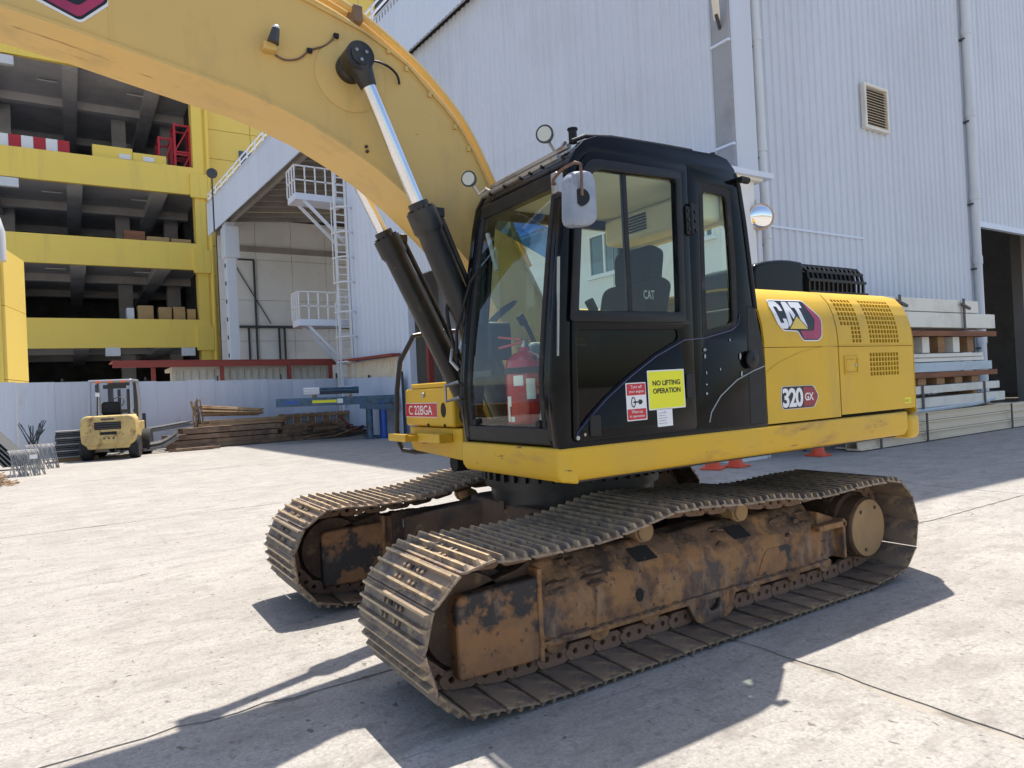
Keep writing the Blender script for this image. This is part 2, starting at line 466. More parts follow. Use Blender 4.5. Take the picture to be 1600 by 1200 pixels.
def text_mesh(s, bold=0.0, extr=0.0, spacing=1.0):
    cu = bpy.data.curves.new('t', 'FONT')
    cu.body = s
    cu.align_x = 'LEFT'
    cu.offset = bold
    cu.extrude = extr
    cu.space_character = spacing
    cu.resolution_u = 4
    ob = bpy.data.objects.new('t', cu)
    col.objects.link(ob)
    dg = bpy.context.evaluated_depsgraph_get()
    me = bpy.data.meshes.new_from_object(ob.evaluated_get(dg))
    bpy.data.objects.remove(ob); bpy.data.curves.remove(cu)
    return me

def map_mesh(me, fn):
    for v in me.vertices:
        v.co = fn(*v.co)
    bm = bmesh.new(); bm.from_mesh(me)
    bmesh.ops.remove_doubles(bm, verts=bm.verts, dist=1e-5)
    bmesh.ops.recalc_face_normals(bm, faces=bm.faces)
    bm.to_mesh(me); bm.free()

def plate(name, polys, fn, thick, m, parent=None, bevel=0.0, smooth=30):
    """plate with holes, centred on w=0 before fn maps (u,v,w) to xyz"""
    me = curve_mesh(polys, max(thick/2-bevel, 0), bevel)
    me.materials.clear()
    map_mesh(me, fn)
    finish(me, m, smooth)
    return link(name, me, parent)

def fit_text(s, x0, x1, y0, y1, bold=0.0, spacing=1.0):
    """text mesh scaled into the box (x0..x1, y0..y1)"""
    me = text_mesh(s, bold, 0, spacing)
    me.materials.clear()
    xs = [v.co.x for v in me.vertices]; ys = [v.co.y for v in me.vertices]
    ax, bx, ay, by = min(xs), max(xs), min(ys), max(ys)
    for v in me.vertices:
        v.co = (x0+(v.co.x-ax)/(bx-ax)*(x1-x0), y0+(v.co.y-ay)/(by-ay)*(y1-y0), 0)
    return me

def empty(name, loc=(0, 0, 0), rz=0, parent=None):
    o = bpy.data.objects.new(name, None)
    o.empty_display_size = .2
    o.location = loc
    o.rotation_euler = (0, 0, rz)
    col.objects.link(o)
    if parent is not None:
        o.parent = parent
    return o

def tag(o, label, cat, group=None):
    o["label"] = label; o["category"] = cat
    if group:
        o["group"] = group
    return o

def struct(o):
    o["kind"] = "structure"
    return o

def catmull(pts, per=6):
    P = [Vector(p) for p in pts]
    out = []
    for i in range(len(P)-1):
        a = P[max(i-1, 0)]; b = P[i]; c = P[i+1]; d = P[min(i+2, len(P)-1)]
        for k in range(per):
            t = k/per
            out.append(.5*((2*b)+(c-a)*t+(2*a-5*b+4*c-d)*t*t+(3*b-a-3*c+d)*t**3))
    out.append(P[-1])
    return out

def copy_tree(o, parent=None):
    c = o.copy(); col.objects.link(c)
    c.parent = parent
    for ch in list(o.children):
        copy_tree(ch, c)
    return c

# ================================================================== SETTING
g = MB().add([(-300, -300, -.007), (300, -300, -.007), (300, 300, -.007), (-300, 300, -.007)], [(0, 1, 2, 3)]).obj('ground', 'joint', smooth=0)
struct(g)
xs = [-25.3, -18.95, -12.6, -6.3, .05, 6.4, 12.75, 19.1, 25.4, 31.8]
ys = [-21.5, -14.6, -7.6, -.55, 6.55, 13.6, 20.6, 27.7, 34.7, 41.7, 48.8, 56]
for i in range(len(xs)-1):
    for j in range(len(ys)-1):
        gp = .009
        if ys[j] > 6 and xs[i] == .05:
            continue                     # beyond the long joint the bays are twice as wide
        x0, x1, y0, y1 = xs[i]+gp, xs[i+1]-gp, ys[j]+gp, ys[j+1]-gp
        if ys[j] > 6 and xs[i] == -6.3:
            x1 = 6.4-gp
        rim = []
        near = abs(x0+3) < 14 and -16 < y0 < 15
        def edge(p, q, n):
            for k in range(n):
                t = k/n
                w = (random.random()-.35)*.016 if k else 0
                nx, ny = -(q[1]-p[1]), q[0]-p[0]
                L = math.hypot(nx, ny)
                wide = near and abs(p[0]-q[0]) < .01 and abs(p[0]-.05) < .1 and p[1] < 0
                chip = (.03 if (k and near and random.random() < .06) else 0)+((.012+.03*random.random()**3) if (k and wide) else 0)
                rim.append((p[0]+(q[0]-p[0])*t+nx/L*(w+chip), p[1]+(q[1]-p[1])*t+ny/L*(w+chip)))
        n = 46 if near else 1
        edge((x0, y0), (x1, y0), n); edge((x1, y0), (x1, y1), n); edge((x1, y1), (x0, y1), n); edge((x0, y1), (x0, y0), n)
        MB().prism(rim, -.10, 0.0, XY).obj('slab', 'concrete', g, smooth=0)

# ---------------------------------------------------------------- the big hall
def hx(y): return 8.1-.0556*(y-5)

def corr(mb, p0, p1, z0, z1, pitch=.26, depth=.035, back=.05):
    """corrugated sheet from p0 to p1; ribs stand out to the right-hand side of p0->p1"""
    p0, p1 = Vector(p0), Vector(p1)
    L = (p1-p0).length
    t = (p1-p0)/L
    nrm = Vector((t.y, -t.x))
    pts = []
    n = max(1, round(L/pitch)); pt = L/n
    for i in range(n):
        for a, d in ((0, 0), (.42, 0), (.56, 1), (.86, 1)):
            pts.append((i*pt+a*pt, d*depth))
    pts.append((L, 0))
    front = [p0+t*s+nrm*d for s, d in pts]
    rear = [p0+t*s-nrm*back for s in (0, L)]
    m = len(front)
    vs = [(q.x, q.y, z0) for q in front]+[(q.x, q.y, z1) for q in front]
    fs = [(i, i+1, m+i+1, m+i) for i in range(m-1)]
    vs += [(rear[0].x, rear[0].y, z0), (rear[1].x, rear[1].y, z0), (rear[1].x, rear[1].y, z1), (rear[0].x, rear[0].y, z1)]
    b = 2*m
    fs += [(b+1, b, b+3, b+2), (0, m, b+3, b), (m-1, b+1, b+2, 2*m-1)]
    mb.add(vs, fs)
    return mb

hall = tag(empty('industrial_hall', (8.1, 5, 0)), 'tall pale blue corrugated industrial hall filling the right and centre background', 'building')
def HP(y, off=0): return (hx(y)-off, y)
# wall facing the yard (towards the machine's near side)
rows = [(0, 4.73), (4.73, 11.2), (11.2, 16.9)]
for z0, z1 in rows:
    for x0, x1 in ((8.75, 13.6), (13.6, 18.2)):
        corr(MB(), (x0, 5), (x1, 5), z0, z1).obj('wall_sheet', 'hall', hall, smooth=0)
for z0, z1 in ((5.65, 11.2), (11.2, 16.9)):
    for x0, x1 in ((18.2, 24), (24, 30), (30, 40)):
        corr(MB(), (x0, 5), (x1, 5), z0, z1).obj('wall_sheet', 'hall', hall, smooth=0)
corr(MB(), (31, 5), (40, 5), 0, 5.6).obj('wall_sheet', 'hall', hall, smooth=0)
MB().box((18.2, 4.93, 5.5), (31, 5.06, 5.66)).obj('door_lintel', 'hall_white', hall)
MB().box((9.2, 4.945, 4.70), (12.7, 4.962, 4.75)).obj('flashing', 'hall_white', hall)
# long eave wall (receding to the left)
for y0, y1, z0, z1, m in ((5.25, 9.8, 0, 8.38, 'hall'), (9.8, 15.2, 0, 8.38, 'hall'), (15.2, 19.2, 5.8, 8.38, 'hall'), (5.25, 9.8, 8.38, 13.6, 'hall'), (9.8, 15.2, 8.38, 13.6, 'hall'),
                          (15.2, 19.2, 8.38, 13.6, 'hall'), (19.2, 21.8, 0, 13.6, 'hall_white'), (21.8, 24.5, 0, 13.6, 'hall_white')):
    corr(MB(), HP(y1), HP(y0), z0, z1, .26 if m == 'hall' else .42, .035 if m == 'hall' else .015).obj('wall_sheet', m, hall, smooth=0)
# corner post, grey panel strip with brackets
MB().box((8.12, 4.78, 0), (8.76, 5.28, 16.9)).obj('corner_trim', 'hall', hall, bevel=.01)
z = 0.0
while z < 14:
    MB().box((8.06, 4.80, z+.02), (8.117, 5.22, min(z+2.05, 15))).obj('grey_panel', 'grey_panel', hall)
    MB().box((8.02, 4.78, z-.03), (8.09, 5.24, z+.015)).obj('panel_joint', 'hall_white', hall)
    z += 2.08
# fascia along the eave
for y0, y1 in ((4.2, 12), (12, 20), (20, 28), (28, 36), (36, 42), (42, 48.6)):
    corr(MB(), HP(y1, .30), HP(y0, .30), 13.5, 15.8, .24, .03).obj('fascia', 'hall_white', hall, smooth=0)
MB().add([(hx(4.2)-.36, 4.2, 15.82), (hx(48.6)-.36, 48.6, 15.82), (hx(48.6)-.2, 48.6, 15.86), (hx(4.2)-.2, 4.2, 15.86),
          (hx(4.2)-.36, 4.2, 15.78), (hx(48.6)-.36, 48.6, 15.78), (hx(48.6)-.2, 48.6, 15.80), (hx(4.2)-.2, 4.2, 15.80)],
         [(0, 1, 2, 3), (7, 6, 5, 4), (0, 4, 5, 1), (3, 2, 6, 7), (1, 5, 6, 2), (0, 3, 7, 4)]).obj('eave_capping', 'hall_white', hall)
rail = MB()
y = 4.4
while y < 48.5:
    rail.beam((hx(y)-.28, y, 15.8), (hx(y)-.28, y, 16.42), .07, .07); y += 1.6
for zz in (16.1, 16.42):
    rail.beam((hx(4.3)-.28, 4.3, zz), (hx(48.5)-.28, 48.5, zz), .06, .06)
rail.obj('roof_handrail', 'hall_white', hall)
# roof and the soffit of the open bay
MB().add([(hx(4.2)-.3, 4.2, 15.75), (40, 4.2, 18.6), (40, 48.6, 18.6), (hx(48.6)-.3, 48.6, 15.75),
          (hx(4.2)-.3, 4.2, 15.55), (40, 4.2, 18.4), (40, 48.6, 18.4), (hx(48.6)-.3, 48.6, 15.55)],
         [(0, 1, 2, 3), (7, 6, 5, 4), (0, 4, 5, 1), (1, 5, 6, 2), (2, 6, 7, 3), (3, 7, 4, 0)]).obj('roof', 'soffit', hall)
MB().box((8.3, 4.55, 16.85), (40, 4.95, 17.25)).obj('gutter', 'hall_white', hall)
y = 25.2
while y < 48:
    MB().beam((hx(y)-.2, y, 14.35), (24, y, 15.9), .16, .30).obj('purlin', 'soffit', hall); y += 1.45
MB().beam((7.25, 24.6, 13.75), (5.95, 48.4, 13.75), .22, .34).obj('rafter', 'soffit', hall)
# far end wall of the open bay, built of cladding panels
for i in range(6):
    for j in range(5):
        x0 = 5.95+i*2.6
        MB().box((x0+.012, 48.45, j*3.0+.012), (x0+2.588, 48.6, j*3.0+2.988)).obj('wall_panel', 'hall_end', hall, smooth=0)
MB().box((5.9, 48.62, 0), (24, 48.7, 15.5)).obj('wall_backing', 'interior_dark', hall)
MB().box((6.9, 48.25, 12.55), (21, 48.44, 12.95)).obj('cable_tray', 'soffit', hall)
MB().box((6.4, 48.2, 6.95), (17, 48.42, 7.12)).obj('cable_tray', 'post_dark', hall)
for x0, z0, z1 in ((7.75, 0, 7), (8.3, 0, 11.9), (9.9, 0, 7), (10.3, 0, 7)):
    MB().box((x0, 48.32, z0), (x0+.13, 48.43, z1)).obj('conduit', 'post_dark', hall)
MB().box((6.9, 48.36, 11.9), (8.4, 48.43, 12.02)).obj('conduit', 'post_dark', hall)
MB().beam((7.0, 48.38, 11.6), (9.4, 48.38, 7.3), .06, .06).obj('cable', 'post_dark', hall)
MB().box((5.72, 44.2, 0), (6.35, 45.2, 13.6)).obj('column', 'hall_white', hall, bevel=.03)
MB().box((5.62, 44.0, 11.2), (6.55, 45.3, 13.3)).obj('column_head', 'hall_white', hall, bevel=.03)
for k in range(9):
    MB().box((5.68, 44.5, 1+k*1.2), (5.73, 44.75, 1.25+k*1.2)).obj('column_bolt', 'post_dark', hall)
# partition and rear enclosure so that the shed is dark inside
MB().box((7.1, 24.45, 0), (40, 24.6, 15.6)).obj('partition_wall', 'hall_end', hall)
MB().box((40, 5, 0), (40.2, 24.6, 17)).obj('side_wall', 'grey_panel', hall)
for xx in (20.5, 27, 33):
    for yy in (7.2, 15):
        MB().box((xx, yy, 0), (xx+.35, yy+.35, 15)).obj('inside_column', 'soffit', hall)
for zz in (5.0, 7.0, 9.2):
    MB().beam((18.5, 16, zz), (39, 16, zz), .2, .35).obj('inside_beam', 'soffit', hall)
MB().box((7.3, 19.12, 0), (7.55, 19.3, 5.8)).obj('door_post', 'hall_white', hall)
MB().beam((8.5, 18.9, 1.2), (8.4, 15.4, 5.6), .07, .07).obj('brace', 'hall_white', hall)
MB().box((8.7, 15.0, .0), (8.8, 19.4, 8)).obj('inner_screen', 'grey_panel', hall)
MB().box((7.7, 18.4, 0), (7.9, 18.6, 4.6)).obj('red_stanchion', 'red_steel', hall)
for px_ in (8.97, 18.1):
    o = MB().cyl((px_, 4.86, .1), (px_, 4.86, 16.9), .105, 16).obj('downpipe', 'pipe_white', hall)
    for zz in (2.2, 4.4, 6.2, 8.5, 10.8):
        MB().cyl((px_, 4.86, zz), (px_, 4.86, zz+.22), .122, 16).obj('pipe_socket', 'pipe_white', o)
        MB().box((px_-.14, 4.84, zz-.15), (px_+.14, 4.99, zz-.11)).obj('pipe_bracket', 'post_dark', o)
# louvred vent
v = MB()
for a, b in (((12.92, 4.86, 8.40), (13.97, 4.97, 8.47)), ((12.92, 4.86, 7.38), (13.97, 4.97, 7.45)), ((12.92, 4.86, 7.45), (13.00, 4.97, 8.40)), ((13.89, 4.86, 7.45), (13.97, 4.97, 8.40))):
    v.box(a, b)
vo = v.obj('vent', 'panel_white', hall, bevel=.008)
MB().box((13.0, 4.95, 7.45), (13.89, 4.968, 8.40)).obj('vent_backing', 'interior_dark', vo)
for k in range(14):
    zz = 7.47+k*.066
    MB().add([(13.0, 4.87, zz), (13.89, 4.87, zz), (13.89, 4.945, zz+.05), (13.0, 4.945, zz+.05), (13.0, 4.875, zz-.008), (13.89, 4.875, zz-.008), (13.89, 4.945, zz+.04), (13.0, 4.945, zz+.04)],
             [(0, 1, 2, 3), (7, 6, 5, 4), (0, 4, 5, 1), (1, 5, 6, 2), (2, 6, 7, 3), (3, 7, 4, 0)]).obj('louvre', 'beam_cream', vo)
# caged ladder with two landings at the end of the eave wall
lx, ly = 6.72, 24.35
lad = MB()
for dx in (-.24, .24):
    lad.beam((lx+dx, ly, .2), (lx+dx, ly, 13.3), .09, .09)
zz = .4
while zz < 13.2:
    lad.cyl((lx-.24, ly, zz), (lx+.24, ly, zz), .03, 6); zz += .32
lad = lad.obj('caged_ladder', 'white', hall)
def hoops(z0, z1):
    for dx, dy in ((-.40, -.02), (-.42, -.42), (0, -.72), (.42, -.42)):
        MB().beam((lx+dx, ly+dy, z0), (lx+dx, ly+dy, z1), .045, .03).obj('cage_bar', 'white', lad)
    zz = z0
    while zz <= z1+.01:
        MB().tube([(lx+.42*cos(a), ly+.72*-abs(sin(a)), zz) for a in [pi*k/10 for k in range(11)]], .035, 6).obj('cage_hoop', 'white', lad)
        zz += 1.05
hoops(2.0, 5.6); hoops(6.4, 9.9)
LZ1, LZ2 = 10.25, 4.93
def landing(x0, x1, y0, y1, z, braces=True):
    MB().box((x0, y0, z-.28), (x1, y1, z)).obj('landing', 'hall_white', lad, bevel=.01)
    r = MB()
    n = 5
    for k in range(n+1):
        r.beam((x0+(x1-x0)*k/n, y0, z), (x0+(x1-x0)*k/n, y0, z+1.15), .05, .05)
    for k in range(1, 4):
        r.beam((x0, y0+(y1-y0)*k/3, z), (x0, y0+(y1-y0)*k/3, z+1.15), .05, .05)
    for h in (.55, 1.15):
        r.beam((x0, y0, z+h), (x1, y0, z+h), .05, .05); r.beam((x0, y0, z+h), (x0, y1, z+h), .05, .05)
    r.obj('landing_rail', 'white', lad)
    b = MB()
    for yy in (y0+.15, y1-.15):
        b.beam((x0+.4, yy, z-.25), (x1-.1, yy, z-1.9), .11, .11)
    b.obj('landing_brace', 'hall_white', lad)
landing(4.95, 7.15, 24.75, 25.9, LZ1)
landing(4.9, 6.95, 24.75, 25.8, LZ2)
# floodlight on a post at the eave corner
fl = MB().cyl((5.45, 46.5, 13.4), (5.45, 46.5, 17.2), .05, 8).obj('flood_light', 'post_dark', hall)
MB().lathe([(.05, 0), (.34, .02), (.36, .14), (.30, .16)], (5.45, 46.3, 17.4), 'y', 16).obj('lamp_head', 'lens_rim', fl)
# CCTV camera on the corner
cc = MB().beam((7.96, 4.98, 8.78), (7.62, 4.72, 8.98), .13, .13).obj('cctv_camera', 'panel_white', hall, bevel=.02)
MB().cyl((8.06, 5.0, 8.62), (7.82, 4.88, 8.80), .035, 8).obj('cctv_bracket', 'lens_rim', cc)
MB().cyl((7.63, 4.73, 8.975), (7.60, 4.705, 8.99), .05, 10).obj('cctv_lens', 'black_print', cc)

# ---------------------------------------------------------------- white site office against the hall, seen through the cab glass
off = tag(empty('site_office', (7.4, 8, 0)), 'white panelled site office with sliding windows and flat canopy roof behind the cab', 'building')
ox = 6.95
wins = [(7.10, 8.06, 4.07, 4.93), (4.49, 4.79, 4.26, 4.68)]
for k, (y0, y1, z0, z1) in enumerate(wins):
    pass
polys = [[(4.3, 0), (12.2, 0), (12.2, 5.3), (4.3, 5.3)]]+[[(a, c), (a, d), (b, d), (b, c)] for a, b, c, d in wins]
plate('wall', polys, lambda u, v_, w: (ox+.05+w, u, v_), .1, 'hall_end', off)
MB().box((ox+.1, 4.3, 0), (7.95, 4.38, 5.3)).obj('end_wall', 'hall_end', off)
MB().box((ox+.1, 12.1, 0), (7.6, 12.2, 5.3)).obj('end_wall', 'hall_end', off)
for zz in (1.2, 2.4, 3.0):
    MB().box((ox-.006, 4.3, zz), (ox+.002, 12.2, zz+.02)).obj('panel_joint', 'grey_panel', off)
for yy in (5.2, 7.3, 9.0, 10.7):
    MB().box((ox-.006, yy, 0), (ox+.002, yy+.018, 5.3)).obj('panel_joint', 'grey_panel', off)
for a, b, c, d in wins:
    fr = MB()
    for lo, hi in (((a-.05, c-.05), (b+.05, c)), ((a-.05, d), (b+.05, d+.05)), ((a-.05, c), (a, d)), ((b, c), (b+.05, d))):
        fr.box((ox-.03, lo[0], lo[1]), (ox+.05, hi[0], hi[1]))
    fr.box((ox-.025, (a+b)/2-.025, c), (ox+.045, (a+b)/2+.025, d))
    w = fr.obj('window', 'white', off)
    for p, q in ((a, (a+b)/2-.025), ((a+b)/2+.025, b)):
        MB().box((ox+.01, p, c), (ox+.02, q, d)).obj('pane', 'glass_office', w)
    MB().box((ox-.10, a-.1, c-.10), (ox+.02, b+.1, c-.051)).obj('sill', 'white', w)
MB().box((ox-.55, 4.12, 5.36), (8.32, 12.6, 5.46)).obj('canopy', 'hall_white', off)
MB().box((ox-.5, 4.2, 5.30), (8.1, 12.5, 5.358)).obj('canopy_soffit', 'panel_white', off)

# ---------------------------------------------------------------- yellow multi-storey building
YB = 54.0
yb = tag(empty('yellow_building', (0, YB, 0)), 'yellow multi-storey storage building with open dark decks at the left', 'building')
bands = [(6.0, 8.15), (12.03, 14.08), (17.9, 20.03), (26.5, 29.5)]
for z0, z1 in bands:
    for x0, x1 in ((-22, -14), (-14, -6.4), (-6.4, 5.4)):
        MB().box((x0, YB, z0), (x1, YB+.35, z1)).obj('parapet', 'ybuild', yb, smooth=0)
levels = [0.0, 7.0, 13.1, 19.0, 27.6]
for k, zf in enumerate(levels[1:]):
    MB().box((-22, YB+.35, zf-.3), (6.4, 78, zf)).obj('floor_slab', 'concrete_dark', yb, smooth=0)
    for xb in (-19, -13.6, -8.4, -3.0, 2.6):
        MB().box((xb, YB+.36, bands[k][0]+.05), (xb+1.0, 77.9, zf-.302)).obj('floor_beam', 'concrete_dark', yb, smooth=0)
    for yy in (63, 72):
        MB().box((-22, yy, bands[k][0]+.15), (6.38, yy+.7, zf-.305)).obj('cross_beam', 'concrete_dark', yb, smooth=0)
    for xt in (-9.6, -4.6, 1.4):
        MB().box((xt, YB+5, zf-.62), (xt+1.3, YB+5.12, zf-.56)).obj('light_fitting', 'pipe_white', yb)
for k in range(4):
    zl = levels[k]; zt = levels[k+1]-.3
    for xc in (-15.5, -7.8, 0.6, 4.5):
        MB().box((xc, 66, zl), (xc+1.1, 66.9, zt)).obj('inside_column', 'concrete_dark', yb, smooth=0)
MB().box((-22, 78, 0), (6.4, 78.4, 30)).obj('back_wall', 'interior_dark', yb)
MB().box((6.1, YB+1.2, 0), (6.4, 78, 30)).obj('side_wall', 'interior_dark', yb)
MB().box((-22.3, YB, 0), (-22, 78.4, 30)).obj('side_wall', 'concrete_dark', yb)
for x0, x1, d in ((5.4, 6.15, .12), (6.15, 6.55, .5)):
    MB().box((x0, YB-.02 if d < .3 else YB+.1, 0), (x1, YB+1.2, 30)).obj('pilaster', 'ybuild', yb, smooth=0)
for z0, z1 in bands:
    MB().box((5.1, YB-.22, z0-.25), (6.35, YB-.022, z1-.5)).obj('beam_pad', 'ybuild', yb, bevel=.03)
MB().cyl((6.45, YB-.1, 0), (6.45, YB-.1, 30), .12, 10).obj('drain_pipe', 'ybuild', yb)
for i in range(7):
    for j in range(17):
        x0 = 6.6+i*3.3; z0 = j*2.35
        if j in (8,) and i == 0:
            pass
        MB().box((x0+.02, YB+.6, z0+.02), (x0+3.28, YB+.78, z0+2.33)).obj('cladding_panel', 'ypanel', yb, smooth=0)
MB().box((6.5, YB+.8, 0), (30, YB+1.4, 40)).obj('cladding_backing', 'ybuild', yb)
wf = MB().box((8.95, YB+.5, 20.5), (9.85, YB+.66, 22.05)).obj('window', 'blue_steel', yb)
MB().box((9.02, YB+.46, 20.6), (9.78, YB+.505, 21.2)).obj('pane', 'glass_office', wf)
MB().box((9.02, YB+.46, 21.3), (9.78, YB+.505, 21.98)).obj('pane', 'glass_office', wf)
for x0 in (21.4, 24.2):
    wf = MB().box((x0, YB+.5, 35.5), (x0+1.9, YB+.66, 39.4)).obj('window', 'interior_dark', yb)
for x0, z0 in ((-7.2, 25.7), (-7.2, 17.2), (-1.05, 5.40), (4.0, 5.36)):
    MB().box((x0, YB-.1, z0), (x0+.95 if x0 > -5 else x0+1.4, YB+.3, z0+.62)).obj('sign_box', 'pipe_white', yb)
# near stair tower wall of the same yellow paint
st = tag(empty('yellow_stair_tower', (-5.5, 30, 0)), 'bright yellow tower wall at the left edge rising behind the fence', 'wall')
A, B = Vector((-5.30, 29.0)), Vector((-4.76, 31.87))
dr = (B-A).normalized(); nn = Vector((-dr.y, dr.x))
for j in range(3):
    z0 = j*2.9
    zt = min(z0+2.88, 8.07)
    vs = []
    for z_ in (z0, zt):
        for p in (A, B, B+nn*.5, A+nn*.5):
            vs.append((p.x, p.y, z_))
    MB().add(vs, [(3, 2, 1, 0), (4, 5, 6, 7), (0, 1, 5, 4), (1, 2, 6, 5), (2, 3, 7, 6), (3, 0, 4, 7)]).obj('wall_panel', 'ypanel', st, smooth=0)
MB().box((-11, 28.95, 0), (-5.42, 29.25, 8.05)).obj('side_wall', 'ybuild', st, smooth=0)
du = tag(MB().tube([(-5.5, 28.3, 7.4), (-5.5, 28.3, 8.5), (-5.58, 28.3, 8.85), (-5.85, 28.3, 9.1), (-6.8, 28.3, 9.15)], .36, 14).obj('vent_duct', 'pipe_white'), 'white bent ventilation duct on top of the yellow tower wall', 'duct')

# things kept on the open decks
bar = tag(empty('striped_barrier', (-6, YB+.6, 19)), 'red and white striped barrier on the third yellow deck', 'barrier')
for k in range(10):
    MB().box((-9.9+k*.72, YB+.55, 19.0), (-9.2+k*.72, YB+.75, 21.05)).obj('stripe_panel', 'red_bright' if k % 2 else 'white', bar)
def deck_box(name, x0, x1, z0, z1, m, label, cat, grp=None, y=YB+.6, d=1.2):
    o = MB().box((x0, y, z0), (x1, y+d, z1)).obj(name, m, None, bevel=.03)
    return tag(o, label, cat, grp)
deck_box('yellow_skip', -1.3, 1.3, 19.0, 21.1, 'ybuild', 'left yellow steel bin beside the striped barrier on the third deck', 'bin')
deck_box('yellow_skip', 1.32, 3.6, 19.0, 20.85, 'ybuild', 'yellow steel bin against the red lattice frames on the third deck', 'bin')
for o_, x_ in ((0, .4), (1, 2.0)):
    tag(MB().box((x_, YB+.56, 20.25), (x_+.75, YB+.598, 20.62)).obj('white_notice', 'white'), ('white notice on the left yellow bin' if o_ == 0 else 'white notice on the right yellow bin')+' of the third deck', 'notice')
def lattice(x0, x1, y0, y1, z0, z1, label, name='lattice_frame'):
    r = empty(name, ((x0+x1)/2, (y0+y1)/2, z0))
    tag(r, label, 'steel frame', 'red crane mast sections')
    for x_ in (x0, x1):
        for y_ in (y0, y1):
            MB().beam((x_, y_, z0), (x_, y_, z1), .16, .16).obj('upright', 'red_bright', r)
    for z_ in (z0+.1, z1-.1):
        MB().beam((x0, y0, z_), (x1, y0, z_), .13, .13).obj('crossbar', 'red_bright', r)
        MB().beam((x0, y1, z_), (x1, y1, z_), .13, .13).obj('crossbar', 'red_bright', r)
        MB().beam((x0, y0, z_), (x0, y1, z_), .13, .13).obj('crossbar', 'red_bright', r)
        MB().beam((x1, y0, z_), (x1, y1, z_), .13, .13).obj('crossbar', 'red_bright', r)
    MB().beam((x0, y0, z0+.1), (x1, y0, z1-.1), .1, .1).obj('diagonal', 'red_bright', r)
    MB().beam((x0, y1, z1-.1), (x0, y0, z0+.1), .1, .1).obj('diagonal', 'red_bright', r)
lattice(4.25, 5.33, YB+.8, YB+2.4, 19.0, 21.3, 'lower red lattice mast section beside the yellow column')
lattice(4.25, 5.33, YB+.8, YB+2.4, 21.3, 23.6, 'upper red lattice mast section stacked beside the yellow column')
lattice(3.2, 4.1, YB+1.4, YB+3.2, 19.0, 22.6, 'left red lattice mast section behind the yellow bin')
dk = ['leftmost', 'second', 'third', 'rightmost']
for k, (a, b, h) in enumerate(((1.2, 2.25, 9.25), (2.6, 3.5, 9.15), (3.62, 4.45, 9.2), (4.6, 5.2, 9.05))):
    deck_box('cardboard_box', a, b, 7.0, h, 'cardboard', dk[k]+' of the four brown boxes on the lowest open deck', 'box', 'brown boxes on the lowest deck')
deck_box('white_cabinet', .45, .95, 7.0, 9.05, 'pipe_white', 'small white cabinet left of the brown boxes on the lowest deck', 'cabinet')
for k, (a, b, h) in enumerate(((.5, 1.9, 14.9), (2.0, 3.55, 14.55), (3.7, 5.1, 14.5))):
    deck_box('wrapped_bundle', a, b, 13.1, h, 'wood_orange' if k == 0 else 'cardboard', ['leftmost', 'middle', 'rightmost'][k]+' orange wrapped bundle on the second deck parapet', 'bundle', 'bundles on the second deck')

# ---------------------------------------------------------------- sheet fence
def fence(name, P, Q, h0, h1, label, n):
    r = tag(empty(name, (P[0], P[1], 0)), label, 'fence')
    P, Q = Vector(P), Vector(Q)
    for k in range(n):
        a = P+(Q-P)*k/n; b = P+(Q-P)*(k+1)/n
        t = (b-a).normalized()
        h = h0+(h1-h0)*(k+.5)/n+random.uniform(-.02, .02)
        corr(MB(), a+t*.003, b-t*.003, .02, h, .51, .008, .012).obj('panel', 'fence', r, smooth=0)
    L = (Q-P).length
    m = max(2, round(L/2.45))
    for k in range(m+1):
        a = P+(Q-P)*k/m
        nn_ = Vector((-(Q-P).y, (Q-P).x)).normalized()*.06
        MB().box((a.x+nn_.x-.03, a.y+nn_.y-.03, 0), (a.x+nn_.x+.03, a.y+nn_.y+.03, (h0+h1)/2+.1)).obj('post', 'post_dark', r)
    return r
fence('sheet_fence', (-16, 20.57), (6.55, 25.22), 2.66, 2.40, 'long pale blue sheet metal fence behind the forklift and steel piles', 22)
fence('sheet_fence', (6.6, 25.1), (7.02, 19.4), 2.40, 2.22, 'short pale blue fence return along the white hall wall', 6)

# container and red lean-to behind the fence
ct = tag(empty('shipping_container', (3.4, 27.6, 0)), 'white corrugated shipping container showing above the fence', 'container')
corr(MB(), (.35, 26.6), (6.55, 26.6), .2, 3.0, .30, .05).obj('side', 'container', ct, smooth=0)
MB().box((.2, 26.5, 2.98), (6.7, 29, 3.12)).obj('top_rail', 'container', ct)
for xx in (.2, 6.55):
    MB().box((xx, 26.52, 0), (xx+.15, 26.72, 2.98)).obj('corner_post', 'container', ct)
MB().box((.4, 26.75, .1), (6.5, 28.95, 2.97)).obj('body', 'container', ct)
lt = tag(empty('red_canopy', (2, 25.9, 0)), 'low red steel canopy roof running above the fence', 'canopy')
MB().add([(-1.9, 25.6, 3.36), (6.75, 25.9, 3.30), (6.75, 28.6, 3.36), (-1.9, 28.6, 3.42), (-1.9, 25.6, 3.32), (6.75, 25.9, 3.26), (6.75, 28.6, 3.32), (-1.9, 28.6, 3.38)],
         [(0, 1, 2, 3), (7, 6, 5, 4), (0, 4, 5, 1), (1, 5, 6, 2), (2, 6, 7, 3), (3, 7, 4, 0)]).obj('roof_sheet', 'red_steel', lt)
MB().beam((-1.9, 25.66, 3.20), (6.75, 25.94, 3.14), .12, .22).obj('edge_beam', 'red_steel', lt)
for xx in (-.6, 1.9, 4.6, 6.4):
    MB().box((xx, 25.8, 0), (xx+.15, 25.95, 3.2)).obj('post', 'red_steel', lt)
sh = tag(empty('lean_to_shed', (7, 22, 0)), 'small corrugated lean-to shed against the white hall wall', 'shed')
